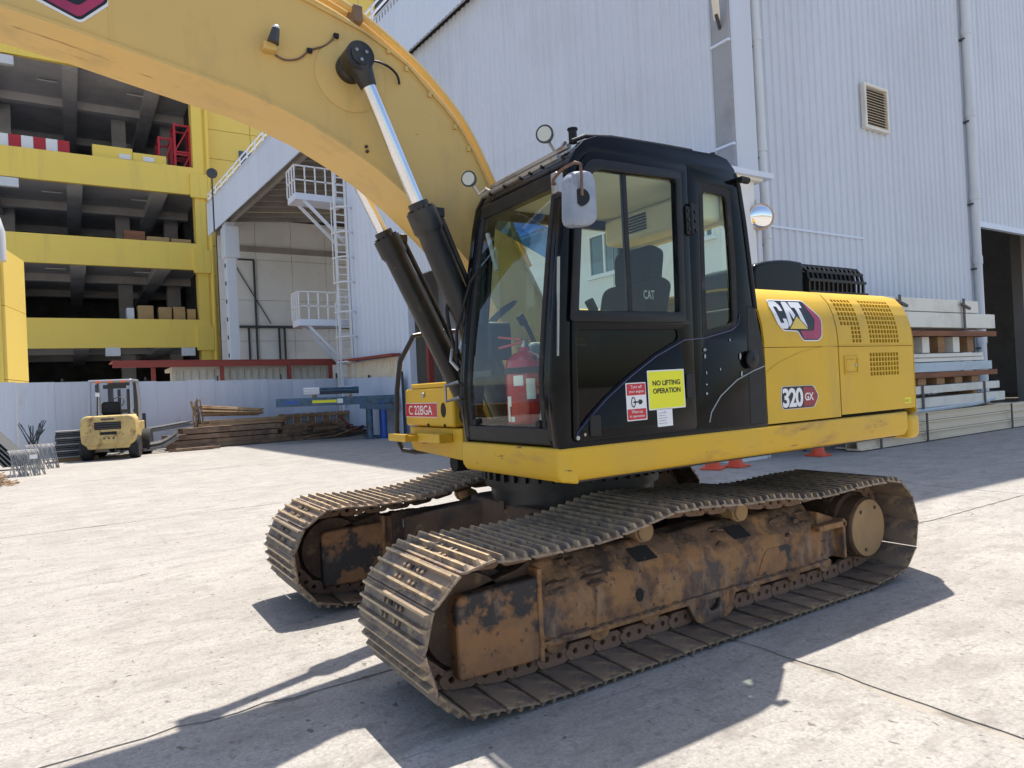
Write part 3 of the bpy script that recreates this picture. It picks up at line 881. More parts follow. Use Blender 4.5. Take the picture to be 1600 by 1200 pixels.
corr(MB(), (6.80, 24.6), (7.12, 19.9), 0, 3.0, .2, .03).obj('wall', 'beam_cream', sh, smooth=0)
MB().beam((6.66, 24.9, 3.12), (7.0, 19.7, 3.06), .4, .10).obj('roof_edge', 'red_steel', sh)

# ================================================================== EXCAVATOR
ex = tag(empty('excavator', (0, 0, 0)), 'yellow tracked excavator with black cab and raised boom parked on the concrete', 'excavator')

# ---- shared track meshes (local: x along travel, y across, z outward from the loop)
def shoe_mesh():
    mb = MB()
    L, Wd, T = .193, .80, .012
    prof = [(-L/2, -T-.004), (-L/2+.02, -T), (L/2-.03, -T), (L/2, -T+.008), (L/2, .006), (L/2-.03, 0), (-L/2+.02, 0), (-L/2, -.004)]
    mb.prism(prof, -Wd/2, Wd/2, XZ)
    for gx, gh in ((-.072, .026), (-.006, .028), (.060, .026)):
        pr = [(gx-.013, -.001), (gx-.006, gh), (gx+.006, gh), (gx+.013, -.001)]
        n = len(pr)
        # grouser with chamfered ends
        vs = [(u, -Wd/2+.004+(.012 if v > .01 else 0), v) for u, v in pr]+[(u, Wd/2-.004-(.012 if v > .01 else 0), v) for u, v in pr]
        mb.add(vs, [(0, 1, 2, 3), (7, 6, 5, 4), (0, 4, 5, 1), (1, 5, 6, 2), (2, 6, 7, 3)])
    for bx in (-.04, .028):
        for by in (-.105, -.055, .055, .105):
            mb.cyl((bx, by, 0), (bx, by, .013), .013, 6)
    me = mb.mesh('shoe', 30, 'track_shoe')
    me.materials.append(M['shoe_tip'])
    for pl_ in me.polygons:                      # worn tips of the grousers and the outer corners
        if pl_.center.z > .0255:
            pl_.material_index = 1
    return me
def slot_mesh():
    mb = MB()
    for by in (-.022, .022):
        mb.box((-.052, by-.012, .0005), (-.028, by+.012, .0035))
    return mb.mesh('dark_body', 0, 'mud_slot')
def link_mesh():
    mb = MB()
    out = rounded([(-.098, -.03), (-.085, -.105), (.085, -.105), (.098, -.03), (.07, -.016), (-.07, -.016)], .03, 3)
    hole = lambda cx: [(cx+.02*cos(a), -.062+.02*sin(a)) for a in [-2*pi*k/8 for k in range(8)]]
    me = curve_mesh([out, hole(-.045), hole(.04)], .016, .003)
    me.materials.clear()
    vs = [tuple(v.co) for v in me.vertices]; fs = [tuple(p.vertices) for p in me.polygons]
    for yy in (-.085, .085):
        mb.add([(u, yy+w, v) for u, v, w in vs], fs)
    mb.cyl((-.092, -.11, -.062), (-.092, .11, -.062), .024, 10)
    return mb.mesh('link', 30, 'track_link')
SHOE, LINK, SLOT = shoe_mesh(), link_mesh(), slot_mesh()

TC = 1.07
IDX, IDZ, IDR = -1.60, .405, .350
SPX, SPZ, SPR = 1.80, .405, .350
def track_path():
    pts = []
    for k in range(41):
        pts.append((-1.36+2.86*k/40, .028))
    for k in range(33):
        a = radians(-72+(162)*k/32)
        pts.append((SPX+SPR*cos(a), SPZ+SPR*sin(a)))
    top = [(SPX, SPZ+SPR), (1.45, .758), (1.08, .744), (.80, .754), (.54, .788), (.2, .798), (-.1, .822), (-.37, .826), (-.56, .798), (-.78, .762), (-1.0, .745), (-1.36, .744), (IDX, IDZ+IDR)]
    for p in catmull([Vector((x, z, 0)) for x, z in top], 8)[1:]:
        pts.append((p.x, p.y))
    for k in range(1, 33):
        a = radians(90+160*k/32)
        pts.append((IDX+IDR*cos(a), IDZ+IDR*sin(a)))
    pts.append((-1.36, .028))
    return pts
TP = track_path()
acc = [0]
for a, b in zip(TP, TP[1:]):
    acc.append(acc[-1]+math.hypot(b[0]-a[0], b[1]-a[1]))
def at_s(s):
    s %= acc[-1]
    lo = 0
    import bisect
    i = min(max(bisect.bisect_right(acc, s)-1, 0), len(TP)-2)
    t = (s-acc[i])/max(acc[i+1]-acc[i], 1e-9)
    a, b = TP[i], TP[i+1]
    return a[0]+(b[0]-a[0])*t, a[1]+(b[1]-a[1])*t
NSH = 46
def build_track(side):
    """side -1: near (cab) side, +1: far side"""
    yc = TC*side
    # --- frame
    def fy(v): return yc+v*side            # v measured outward from the track centre line
    prof = [(.165, .175), (.165, .205), (.135, .215), (.135, .40), (.105, .47), (.0, .60), (-.13, .60), (-.15, .50), (-.15, .19)]
    frame = MB().prism([(fy(v), z) for v, z in prof], -1.18, 1.32, YZ).obj('track_frame', 'rust_frame', ex, bevel=.008)
    # weld seam rail below, rear arm to the final drive
    MB().prism([(1.3195, .19), (1.54, .22), (1.57, .42), (1.50, .50), (1.3195, .56)], fy(.12), fy(-.12), XZ).obj('rear_arm', 'rust_frame', frame, bevel=.012)
    MB().box((1.24, min(fy(.05), fy(.19)), .43), (1.57, max(fy(.05), fy(.19)), .475)).obj('arm_step', 'rust_frame', frame, bevel=.008)
    MB().box((1.52, min(fy(-.12), fy(.19)), .20), (1.55, max(fy(-.12), fy(.19)), .49)).obj('arm_plate', 'rust_frame', frame, bevel=.006)
    for hx_ in (-.45, .81):
        pl = [(hx_+.032*cos(a), .315+.04*sin(a)) for a in [2*pi*k/14 for k in range(14)]]
        MB().prism(pl, fy(.1355), fy(.138), XZ).obj('drain_hole', 'dark_body', frame)
    for hx_, w in ((-.36, .10), (.50, .10)):
        d = .014
        vs = []
        for (u, vv, zz) in ((hx_-w*.6, .095, .4824), (hx_+w, .095, .4824), (hx_+w*.6, .035, .5567), (hx_-w, .035, .5567)):
            vs.append((u, fy(vv+d*.8), zz+d))
        MB().add(vs+[(a, b-.002*side, c-.002) for a, b, c in vs], [(0, 1, 2, 3), (7, 6, 5, 4), (0, 1, 5, 4), (2, 3, 7, 6), (1, 2, 6, 5), (3, 0, 4, 7)]).obj('frame_opening', 'dark_body', frame, smooth=0)
    # access cover pad with hole at the rear half
    MB().prism(rounded([(.60, .225), (.97, .225), (.97, .39), (.70, .39)], .05), fy(.1352), fy(.1400), XZ).obj('patch_plate', 'guard_worn', frame)
    # --- idler guard box at the front
    gp = rounded([(-1.68, .14), (-1.185, .13), (-1.185, .565), (-1.68, .55)], [.03, .02, .02, .05])
    MB().prism(gp, fy(.175), fy(-.165), XZ).obj('idler_guard', 'guard_worn', frame, bevel=.012)
    MB().box((-1.20, min(fy(-.17), fy(.184)), .12), (-1.172, max(fy(-.17), fy(.184)), .61)).obj('guard_flange', 'rust_frame', frame, bevel=.006)
    MB().prism([(-1.54, .552), (-1.19, .567), (-1.19, .64), (-1.27, .605)], fy(.10), fy(-.10), XZ).obj('guard_gusset', 'rust_dark', frame)
    # --- idler wheel and sprocket
    idl = MB().lathe([(.0, -.10), (.235, -.10), (.245, -.05), (.245, -.04), (.30, -.035), (.30, .035), (.245, .04), (.245, .05), (.235, .10), (0, .10)], (IDX+.02, yc, IDZ), 'y', 36).obj('idler_wheel', 'rust_dark', frame)
    sp = []
    for k in range(84):
        a = 2*pi*k/84
        ph = (k % 4)
        r = (.272, .262, .262, .272)[ph] if (k//4) % 2 else (.243, .236, .236, .243)[ph]
        sp.append((SPX+r*cos(a), SPZ+r*sin(a)))
    MB().prism(sp, yc-.03, yc+.03, XZ).obj('sprocket', 'rust_dark', frame)
    drv = MB().lathe([(0, -.22), (.245, -.22), (.255, -.02), (.255, .085), (.232, .10), (.225, .195), (.214, .206)], (0, 0, 0), 'y', 40)
    drv.v = [(x+SPX, yc+y*side, z+SPZ-.018) for x, y, z in drv.v]
    fd = drv.obj('final_drive', 'rust_dark', frame)
    dc = MB().lathe([(.0, .205), (.212, .205), (.212, .216), (.205, .220), (0, .220)], (0, 0, 0), 'y', 40)
    dc.v = [(x+SPX, yc+y*side, z+SPZ-.018) for x, y, z in dc.v]
    dc.obj('drive_cover', 'drive_disc', frame)
    for a in (60, 128, 250):
        bx, bz = SPX+.165*cos(radians(a)), SPZ-.018+.165*sin(radians(a))
        MB().cyl((bx, fy(.219), bz), (bx, fy(.226), bz), .014, 6).obj('drive_plug', 'rust_dark', frame)
    # --- rollers
    for rx in (-1.065, -.76, -.37, .13, .56, .99, 1.36):
        r = MB().lathe([(0, -.13), (.055, -.13), (.06, -.115), (.075, -.11), (.075, -.06), (.10, -.055), (.10, -.045), (.075, -.04), (.075, .04), (.10, .045), (.10, .055), (.075, .06), (.075, .11), (.06, .115), (.055, .13), (0, .13)], (rx, yc, .195), 'y', 20)
        r.obj('track_roller', 'link', frame)
        br = rounded([(rx-.075, .205), (rx-.065, .14), (rx, .115), (rx+.065, .14), (rx+.075, .205)], .03, 3)
        for w0 in (.118, -.14):
            MB().prism(br, fy(w0), fy(w0+.022), XZ).obj('roller_bracket', 'rust_frame', frame, bevel=.004)
    gd_o = rounded([(-.09, .21), (.36, .21), (.30, .065), (.25, .045), (.03, .045), (-.02, .07)], [0, 0, .05, .05, .05, .05], 4)
    gd_h = rounded([(.08, .18), (.22, .18), (.20, .105), (.11, .095)], .03, 4)[::-1]
    plate('track_guide', [gd_o, gd_h], lambda u, v, w: (u, fy(.150)+w, v), .028, 'rust_frame', frame, .004)
    for cx in (-.35, .513):
        c = MB().lathe([(0, -.12), (.05, -.12), (.058, -.05), (.058, .05), (.068, .055), (.068, .085), (.058, .09), (.058, .112), (.045, .118), (0, .118)], (0, 0, 0), 'y', 20)
        c.v = [(x+cx, yc+y*side, z+.668) for x, y, z in c.v]
        c.obj('carrier_roller', 'drive_disc', frame)
        MB().box((cx-.05, min(fy(-.13), fy(-.02)), .58), (cx+.05, max(fy(-.13), fy(-.02)), .66)).obj('carrier_bracket', 'rust_dark', frame)
    # --- chain with its links and shoes
    cv, cf = [], []
    NB = 92
    for k in range(NB):
        x, z = at_s(acc[-1]*k/NB); x2, z2 = at_s(acc[-1]*k/NB+.02)
        t = Vector((x2-x, z2-z)).normalized(); n = Vector((t.y, -t.x))
        for d in (.05, .072):
            for w in (-.05, .05):
                c = Vector((x, z))-n*d
                cv.append((c.x, yc+w, c.y))
    for k in range(NB):
        a, b = k*4, ((k+1) % NB)*4
        cf += [(a, a+1, b+1, b), (a+2, b+2, b+3, a+3), (a, b, b+2, a+2), (a+1, a+3, b+3, b+1)]
    chain = MB().add(cv, cf).obj('track_chain', 'link', ex)
    for k in range(NSH):
        s = acc[-1]*(k+(.5 if side < 0 else .2))/NSH
        x, z = at_s(s); xa, za = at_s(s-.07); xb, zb = at_s(s+.07)
        t = Vector((xb-xa, zb-za)).normalized(); n = Vector((t.y, -t.x))
        jz = random.uniform(-.004, .004)
        mw = Matrix(((t.x, 0, n.x, x), (0, 1, 0, yc+random.uniform(-.004, .004)), (t.y, 0, n.y, z), (0, 0, 0, 1)))
        mw = mw @ Matrix.Rotation(random.uniform(-.012, .012), 4, 'Y')
        o = link('track_shoe', SHOE, chain); o.matrix_basis = mw
        o = link('track_link', LINK, chain); o.matrix_basis = mw
        o = link('shoe_slot', SLOT, chain); o.matrix_basis = mw
def blob(mb, c, rx, ry, rz):
    n, m_ = 7, 4
    vs = [(c[0], c[1], c[2]+rz)]
    for i in range(1, m_):
        for k in range(n):
            a = 2*pi*k/n; t = pi/2*(1-i/(m_-1)*1.0)
            q = random.uniform(.75, 1.2)
            vs.append((c[0]+rx*cos(t)*cos(a)*q, c[1]+ry*cos(t)*sin(a)*q, c[2]+rz*sin(t)*q))
    fs_ = [(0, 1+k, 1+(k+1) % n) for k in range(n)]
    for i in range(m_-2):
        for k in range(n):
            fs_.append((1+i*n+k, 1+(i+1)*n+k, 1+(i+1)*n+(k+1) % n, 1+i*n+(k+1) % n))
    fs_.append(tuple(1+(m_-2)*n+k for k in range(n)))
    mb.add(vs, fs_)
def dried_mud(side):
    yc = TC*side
    mb = MB()
    for k in range(90):
        x = random.uniform(-1.2, 1.38)
        blob(mb, (x, yc+random.uniform(.136, .162)*side, .206), random.uniform(.01, .04), .014, random.uniform(.004, .014))
    for k in range(120):
        x = random.uniform(-1.3, 1.5)
        blob(mb, (x, yc+random.uniform(.12, .37)*side, .026), random.uniform(.01, .05), random.uniform(.01, .04), random.uniform(.003, .012))
    for k in range(26):
        x = random.choice((random.uniform(-1.05, -.5), random.uniform(.1, .55), random.uniform(.9, 1.25)))
        v = random.uniform(.02, .118)
        z = .47+(.105-v)*1.238 if v < .105 else .47-(v-.105)*2.3
        blob(mb, (x, yc+(v+.004)*side, z-.006), random.uniform(.03, .085), random.uniform(.018, .04), random.uniform(.012, .035))
    o = mb.obj('dried_mud', 'mud', ex); o["kind"] = "stuff"
    # caked dirt lying over the sloping deck of the track frame, with a ragged lower edge
    def deck_at(t, off):            # t 0 at the inner top edge, 1 at the lower outer edge
        P = [(-.12, .60), (.0, .60), (.105, .47), (.135, .40)]
        L_ = [0, .12, .2871, .3633]
        q = t*L_[-1]
        for i_ in range(3):
            if q <= L_[i_+1] or i_ == 2:
                u = (q-L_[i_])/(L_[i_+1]-L_[i_])
                a, b = P[i_], P[i_+1]
                dx, dz = b[0]-a[0], b[1]-a[1]; l = math.hypot(dx, dz)
                return (a[0]+dx*u-dz/l*off, a[1]+dz*u+dx/l*off)
    NX, NT = 150, 12
    g_v, g_f = [], []
    ed = .75
    raw = [sum(A_*sin(x_*F_+P_) for A_, F_, P_ in ((.10, 3.1, 1.0), (.06, 7.7, 2.0), (.03, 19, .5), (.02, 41, 3.0))) for x_ in [2.48*i/150 for i in range(151)]]
    for i in range(NX+1):
        x = -1.17+2.48*i/NX
        ed = min(max(.76+raw[i]+random.uniform(-.012, .012), .5), .96)
        for j in range(NT+1):
            t = ed*j/NT
            off = .0025 if j == NT else .004+random.random()*.009+.006*sin(x*9+j)
            v, z = deck_at(t, max(.002, off))
            g_v.append((x, yc+v*side, z))
    for i in range(NX):
        for j in range(NT):
            a = i*(NT+1)+j
            g_f.append((a, a+1, a+NT+2, a+NT+1))
    MB().add(g_v, g_f).obj('caked_dirt', 'mud_deck', ex, smooth=60)
build_track(-1)
build_track(1)
dried_mud(-1)
dried_mud(1)

# ---- car body between the tracks
cb = MB()
cb.prism(rounded([(-.62, -.62), (.62, -.62), (.62, .62), (-.62, .62)], .2), .50, .74, XY)
body = cb.obj('car_body', 'rust_dark', ex, bevel=.02)
for sx in (-1, 1):
    for sy in (-1, 1):
        a, b = Vector((.38*sx, .36*sy)), Vector((.92*sx, .93*sy))
        t = (b-a).normalized(); n = Vector((-t.y, t.x))*.20
        p = [a-n, a+n, b+n*1.1, b-n*1.1]
        vs = [(q.x, q.y, zz) for q, zz in zip(p, (.44, .44, .30, .30))]+[(q.x, q.y, zz) for q, zz in zip(p, (.742, .742, .60, .60))]
        MB().add(vs, [(3, 2, 1, 0), (4, 5, 6, 7), (0, 1, 5, 4), (1, 2, 6, 5), (2, 3, 7, 6), (3, 0, 4, 7)]).obj('body_leg', 'rust_dark', body, bevel=.02)
MB().box((-1.14, .82, .30), (-.30, .86, .64)).obj('body_plate', 'rust_dark', body, bevel=.01)
MB().box((-1.06, .812, .515), (-.99, .819, .58)).obj('id_tag', 'pipe_white', body)
MB().box((-.64, -.03, .70), (-.56, .03, .76)).obj('lug', 'rust_dark', body)
ring = MB().lathe([(.52, .70), (.62, .70), (.62, .84), (.66, .845), (.66, .955), (.60, .96), (.60, 1.03), (.5, 1.03)], (0, 0, 0), 'z', 56).obj('swing_bearing', 'black_steel', ex)
for k in range(44):
    a = 2*pi*k/44
    c, s_ = cos(a), sin(a)
    MB().add([(c*r-s_*w, s_*r+c*w, z) for z in (.905, 1.0) for r, w in ((.655, -.022), (.688, -.016), (.688, .016), (.655, .022))],
             [(3, 2, 1, 0), (4, 5, 6, 7), (0, 1, 5, 4), (1, 2, 6, 5), (2, 3, 7, 6), (3, 0, 4, 7)]).obj('bearing_tooth', 'black_steel', ring, smooth=0)

# ---- revolving frame and skirts
def zprism(poly, z0, z1, m, name, parent, bevel=0, seg=2):
    return MB().prism(poly, z0, z1, XY).obj(name, m, parent, bevel, seg)
fr = zprism([(-.95, -1.25), (2.3, -1.25), (2.3, 1.25), (-.6, 1.25), (-.6, .35), (-.95, -.25)], 1.03, 1.16, 'black_steel', 'revolving_frame', ex)
# side skirt: section (y,z) swept along x
sk = [(-1.3725, 1.238), (-1.3725, 1.105), (-1.345, 1.055), (-1.24, 1.045), (-1.24, 1.236)]
MB().prism(sk, -1.06, 2.27, YZ).obj('side_skirt', 'yellow_scuffed', fr, bevel=.014, seg=3)
MB().prism([(-y, z) for y, z in sk], -.55, 2.27, YZ).obj('side_skirt', 'yellow_scuffed', fr, bevel=.014, seg=3)
# front skirt under the cab
fs = [(-1.119, 1.238), (-1.119, 1.10), (-1.095, 1.06), (-.98, 1.04), (-.98, 1.236)]
MB().prism(fs, -1.372, -.335, XZ).obj('front_skirt', 'yellow_scuffed', fr, bevel=.014, seg=3)
MB().prism([(-1.0, -1.3), (-.9, -1.3), (-.9, -.34), (-1.0, -.34)], 1.06, 1.23, XY).obj('skirt_filler', 'yellow_scuffed', fr)
# counterweight with the curved tail
def arc(r, a0, a1, n): return [(r*cos(radians(a0+(a1-a0)*k/n)), r*sin(radians(a0+(a1-a0)*k/n))) for k in range(n+1)]
tail = [(2.41, -1.372)]+arc(2.80, -28.2, 28.2, 22)+[(2.41, 1.372)]
cwm = MB()
lv = [(0, 1.216), (0, 1.80), (.012, 1.90), (.035, 1.99), (.07, 2.07), (.125, 2.135), (.22, 2.172), (.36, 2.19)]
nT = len(tail)
for ins, z_ in lv:
    for x, y in tail:
        cx_, cy_ = (1.6, 0)
        L_ = math.hypot(x-cx_, y-cy_)
        ax = x if x < 2.412 else x-(x-cx_)/L_*ins
        cwm.v.append((ax, y-math.copysign(min(abs(y)/1.372, 1)*ins, y), z_))
for a in range(len(lv)-1):
    for k in range(nT):
        cwm.f.append((a*nT+k, a*nT+(k+1) % nT, (a+1)*nT+(k+1) % nT, (a+1)*nT+k))
cwm.f += [tuple(range(nT-1, -1, -1)), tuple(range((len(lv)-1)*nT, len(lv)*nT))]
cwm.obj('counterweight', 'yellow', ex, bevel=.008, smooth=40)
tail2 = [(2.29, -1.372), (2.44, -1.372)]+arc(2.83, -27.2, 27.2, 18)+[(2.44, 1.372), (2.29, 1.372)]
cwl = MB().prism(tail2, 1.02, 1.212, XY).obj('counterweight_base', 'yellow_scuffed', ex, bevel=.045, seg=4)

# ---- engine hood: panels bent along one section (y,z)
HPR = [(-1.37, 1.25), (-1.37, 1.80), (-1.36, 1.90), (-1.338, 1.99), (-1.305, 2.07), (-1.25, 2.135), (-1.15, 2.172), (-1.0, 2.186), (0, 2.20)]
HS = [0]
for a, b in zip(HPR, HPR[1:]):
    HS.append(HS[-1]+math.hypot(b[0]-a[0], b[1]-a[1]))
def hood_at(s, off=0.0):
    for i in range(len(HS)-1):
        if s <= HS[i+1] or i == len(HS)-2:
            t = (s-HS[i])/(HS[i+1]-HS[i])
            a, b = HPR[i], HPR[i+1]
            dy, dz = (b[0]-a[0])/(HS[i+1]-HS[i]), (b[1]-a[1])/(HS[i+1]-HS[i])
            return a[0]+(b[0]-a[0])*t-dz*off, a[1]+(b[1]-a[1])*t+dy*off
def s_of(z):
    for i in range(len(HPR)-1):
        if HPR[i][1] <= z <= HPR[i+1][1]:
            return HS[i]+(z-HPR[i][1])/(HPR[i+1][1]-HPR[i][1])*(HS[i+1]-HS[i])
    return HS[-1]
def hood_panel(name, x0, x1, s0, s1, grilles=(), m='yellow'):
    """grilles: (x0,x1,z0,z1,nx,nz) blocks of real openings"""
    xs_, ss_ = {round(x0, 5), round(x1, 5)}, {round(s0, 5), round(s1, 5)}
    for s in HS:
        if s0 < s < s1:
            ss_.add(round(s, 5))
    cells = []
    for gx0, gx1, gz0, gz1, nx, nz in grilles:
        a, b = s_of(gz0), s_of(gz1)
        px_, ps_ = (gx1-gx0)/nx, (b-a)/nz
        for i in range(nx):
            for j in range(nz):
                c = (round(gx0+px_*(i+.16), 5), round(gx0+px_*(i+.84), 5), round(a+ps_*(j+.13), 5), round(a+ps_*(j+.87), 5))
                cells.append(c); xs_.update(c[:2]); ss_.update(c[2:])
    xs_, ss_ = sorted(xs_), sorted(ss_)
    mb = MB()
    idx = {}
    def vert(i, j):
        if (i, j) not in idx:
            y, z = hood_at(ss_[j]); idx[(i, j)] = len(mb.v); mb.v.append((xs_[i], y, z))
        return idx[(i, j)]
    for i in range(len(xs_)-1):
        for j in range(len(ss_)-1):
            cx, cs = (xs_[i]+xs_[i+1])/2, (ss_[j]+ss_[j+1])/2
            if any(c[0] < cx < c[1] and c[2] < cs < c[3] for c in cells):
                continue
            mb.f.append((vert(i, j), vert(i+1, j), vert(i+1, j+1), vert(i, j+1)))
    me = bpy.data.meshes.new(name); me.from_pydata(mb.v, [], mb.f)
    finish(me, m, 50)
    o = link(name, me, ex)
    md = o.modifiers.new('solid', 'SOLIDIFY'); md.thickness = .016; md.offset = -1
    md = o.modifiers.new('split', 'EDGE_SPLIT'); md.split_angle = radians(40)
    return o
hood_core = MB().prism([(y+.05 if i < 6 else y, z-.05) for i, (y, z) in enumerate(HPR)]+[(1.3, 2.15), (1.33, 1.25)], .60, 2.33, YZ).obj('engine_bay', 'dark_body', ex)
SEAM = s_of(1.752)
hood_panel('hood_panel', .585, 1.392, 0, SEAM-.004)
hood_panel('hood_panel', .585, 1.392, SEAM, HS[-1])
hood_panel('hood_door', 1.405, 2.395, 0.012, SEAM-.004, [(1.785, 2.185, 1.525, 1.705, 10, 5)])
hood_panel('hood_door', 1.405, 2.395, SEAM, HS[-1], [(1.455, 1.70, 1.90, 2.105, 6, 6), (1.575, 1.70, 1.775, 1.90, 3, 4), (1.80, 2.205, 1.772, 2.105, 10, 10)])
# character line: slim raised moulding along the seam and its curved run forward
ml = [(.60, 1.592), (.70, 1.64), (.81, 1.675), (.95, 1.71), (1.10, 1.737), (1.25, 1.75), (1.392, 1.755)]
MB().tube([(x, -1.371, z) for x, z in ml], .004, 6).obj('moulding', 'yellow', hood_core)
MB().tube([(x, -1.371, 1.757) for x in (1.41, 1.7, 2.0, 2.39)], .004, 6).obj('moulding', 'yellow', hood_core)
# far side and top of the upper body
MB().prism([(.2, 1.25), (1.372, 1.25), (1.372, 1.8), (1.32, 2.0), (1.2, 2.15), (1.0, 2.19), (.2, 2.195)], .15, 2.33, YZ).obj('right_housing', 'yellow', ex, bevel=.02)
# latch
lt_ = MB()
for a, b in (((1.46, 1.548), (1.635, 1.562)), ((1.46, 1.665), (1.635, 1.68)), ((1.46, 1.562), (1.475, 1.665)), ((1.62, 1.562), (1.635, 1.665))):
    lt_.box((a[0], -1.378, a[1]), (b[0], -1.368, b[1]))
la = lt_.obj('door_latch', 'yellow', ex, bevel=.003)
MB().box((1.482, -1.376, 1.57), (1.585, -1.3685, 1.655)).obj('latch_paddle', 'yellow', la, bevel=.004)
MB().cyl((1.60, -1.368, 1.612), (1.60, -1.3765, 1.612), .012, 10).obj('keyhole', 'steel', la)

# ---- air intake box and pre-cleaner on top of the hood
ib = MB().prism(rounded([(1.02, 2.18), (1.62, 2.18), (1.62, 2.44), (1.40, 2.45), (1.15, 2.42), (1.02, 2.38)], [0, 0, .03, .15, .12, .05]), -.98, -.45, XZ).obj('intake_cover', 'black_paint', ex, bevel=.04, seg=4)
gr = MB()
gx0, gx1 = 1.64, 2.44
pr_ = [(2.205, -1.0), (2.30, -1.0), (2.37, -.985), (2.415, -.95), (2.43, -.90), (2.435, -.45)]
for k in range(len(pr_)):
    z_, y_ = pr_[k]
    gr.beam((gx0, y_, z_), (gx1-.02*k, y_, z_), .022, .022)
for k in range(13):
    x_ = gx0+(gx1-gx0-.06)*k/12
    for (za, ya), (zb, yb_) in zip(pr_, pr_[1:]):
        gr.beam((x_, ya, za), (x_+.004, yb_, zb), .018, .018)
go = gr.obj('intake_grille', 'black_matte', ex, smooth=0)
MB().prism([(-.96, 2.19), (-.96, 2.36), (-.9, 2.40), (-.46, 2.41), (-.46, 2.19)], gx0+.03, gx1-.12, YZ).obj('intake_core', 'dark_body', go)

# ---- CAB ----------------------------------------------------------------
CY0, CY1 = -1.37, -.345
XF = [(1.24, -1.090), (1.42, -1.108), (1.6, -1.114), (1.9, -1.078), (2.3, -1.022), (2.6, -.968), (2.74, -.935), (2.82, -.89), (2.88, -.83), (2.915, -.74), (2.93, -.60)]
def xf(z):
    for (z0, x0), (z1, x1) in zip(XF, XF[1:]):
        if z0 <= z <= z1:
            return x0+(x1-x0)*(z-z0)/(z1-z0)
    return XF[-1][1]
side_out = [(x, z) for z, x in XF]+[(.0, 2.945), (.22, 2.95), (.31, 2.935), (.375, 2.88), (.40, 2.80), (.44, 2.55), (.475, 2.25), (.505, 2.0), (.53, 1.90), (.56, 1.78), (.575, 1.62), (.575, 1.245)]
door_cut = rounded([(-1.012, 1.262), (-.995, 1.75), (-.945, 2.50), (-.87, 2.835), (-.062, 2.862), (-.075, 1.9), (-.085, 1.262)], [.03, 0, .2, .14, .03, 0, .03], 6)
quarter = rounded([(.012, 1.80), (.335, 1.87), (.345, 2.30), (.322, 2.755), (.045, 2.765)], [.05, .06, .05, .05, .05], 5)
cab = plate('cab', [side_out, door_cut[::-1], quarter[::-1]], lambda u, v, w: (u, CY0+.03+w, v), .06, 'black_paint', ex, .012)
# far side of the cab with its big window
far_win = rounded([(-1.0, 1.36), (-.45, 1.36), (-.38, 1.60), (.30, 1.62), (.28, 2.70), (-.82, 2.70)], .08, 5)
plate('far_side', [side_out, far_win[::-1]], lambda u, v, w: (u, CY1-.025+w, v), .05, 'black_paint', cab, .01)
plate('far_window', [far_win], lambda u, v, w: (u, CY1-.03+w, v), .006, 'glass', cab)
# quarter window with rubber
plate('quarter_window', [rounded([(.02, 1.81), (.34, 1.87), (.33, 2.75), (.04, 2.76)], .04)], lambda u, v, w: (u, CY0+.02+w, v), .006, 'glass', cab)
q_in = rounded([(.05, 1.855), (.295, 1.905), (.30, 2.3), (.285, 2.705), (.075, 2.715)], .04, 5)
plate('window_rubber', [quarter, q_in[::-1]], lambda u, v, w: (u, CY0+.006+w, v), .014, 'rubber', cab)
# front strips following the bent windscreen line
def front_strip(name, y0, y1, z0, z1, m, parent, th=.05, off=0.0, n=14, bevel=0.0):
    mb = MB()
    zs = [z0+(z1-z0)*k/n for k in range(n+1)]
    rows_ = []
    for z_ in zs:
        x_ = xf(z_)+off
        rows_.append([(x_, y0, z_), (x_, y1, z_), (x_+th, y1, z_), (x_+th, y0, z_)])
    vs = [p for r in rows_ for p in r]
    f = []
    for i in range(n):
        for k in range(4):
            f.append((i*4+k, i*4+(k+1) % 4, (i+1)*4+(k+1) % 4, (i+1)*4+k))
    f += [(3, 2, 1, 0), (n*4, n*4+1, n*4+2, n*4+3)]
    return mb.add(vs, f).obj(name, m, parent, bevel, 3, 45)
front_strip('front_pillar', CY0+.002, CY0+.105, 1.245, 2.76, 'black_paint', cab, .075, -.012, bevel=.03)
front_strip('front_pillar', CY1-.085, CY1-.002, 1.245, 2.76, 'black_paint', cab, .07, -.010, bevel=.025)
front_strip('windscreen_seal', CY0+.105, CY0+.150, 1.335, 2.70, 'rubber', cab, .045, -.002, bevel=.012)
front_strip('windscreen_seal', CY1-.125, CY1-.085, 1.335, 2.70, 'rubber', cab, .045, -.002, bevel=.012)
front_strip('sill_bar', CY0+.04, CY1-.04, 1.245, 1.345, 'black_matte', cab, .08, -.006, 4, .012)
front_strip('header_bar', CY0+.05, CY1-.05, 2.66, 2.86, 'black_matte', cab, .08, .0, 8, .01)
ws = front_strip('windscreen', CY0+.12, CY1-.10, 1.33, 2.68, 'glass', cab, .007, .012, 18)
MB().box((xf(1.66)+.02, -.69, 1.645), (xf(1.66)+.05, CY1-.09, 1.68)).obj('windscreen_rail', 'black_matte', cab)
for zz_ in (1.365,):
    for yy_ in (CY0+.17, CY1-.16):
        MB().cyl((xf(zz_)-.012, yy_, zz_), (xf(zz_)+.03, yy_, zz_), .02, 10).obj('sill_bolt', 'rubber', cab)
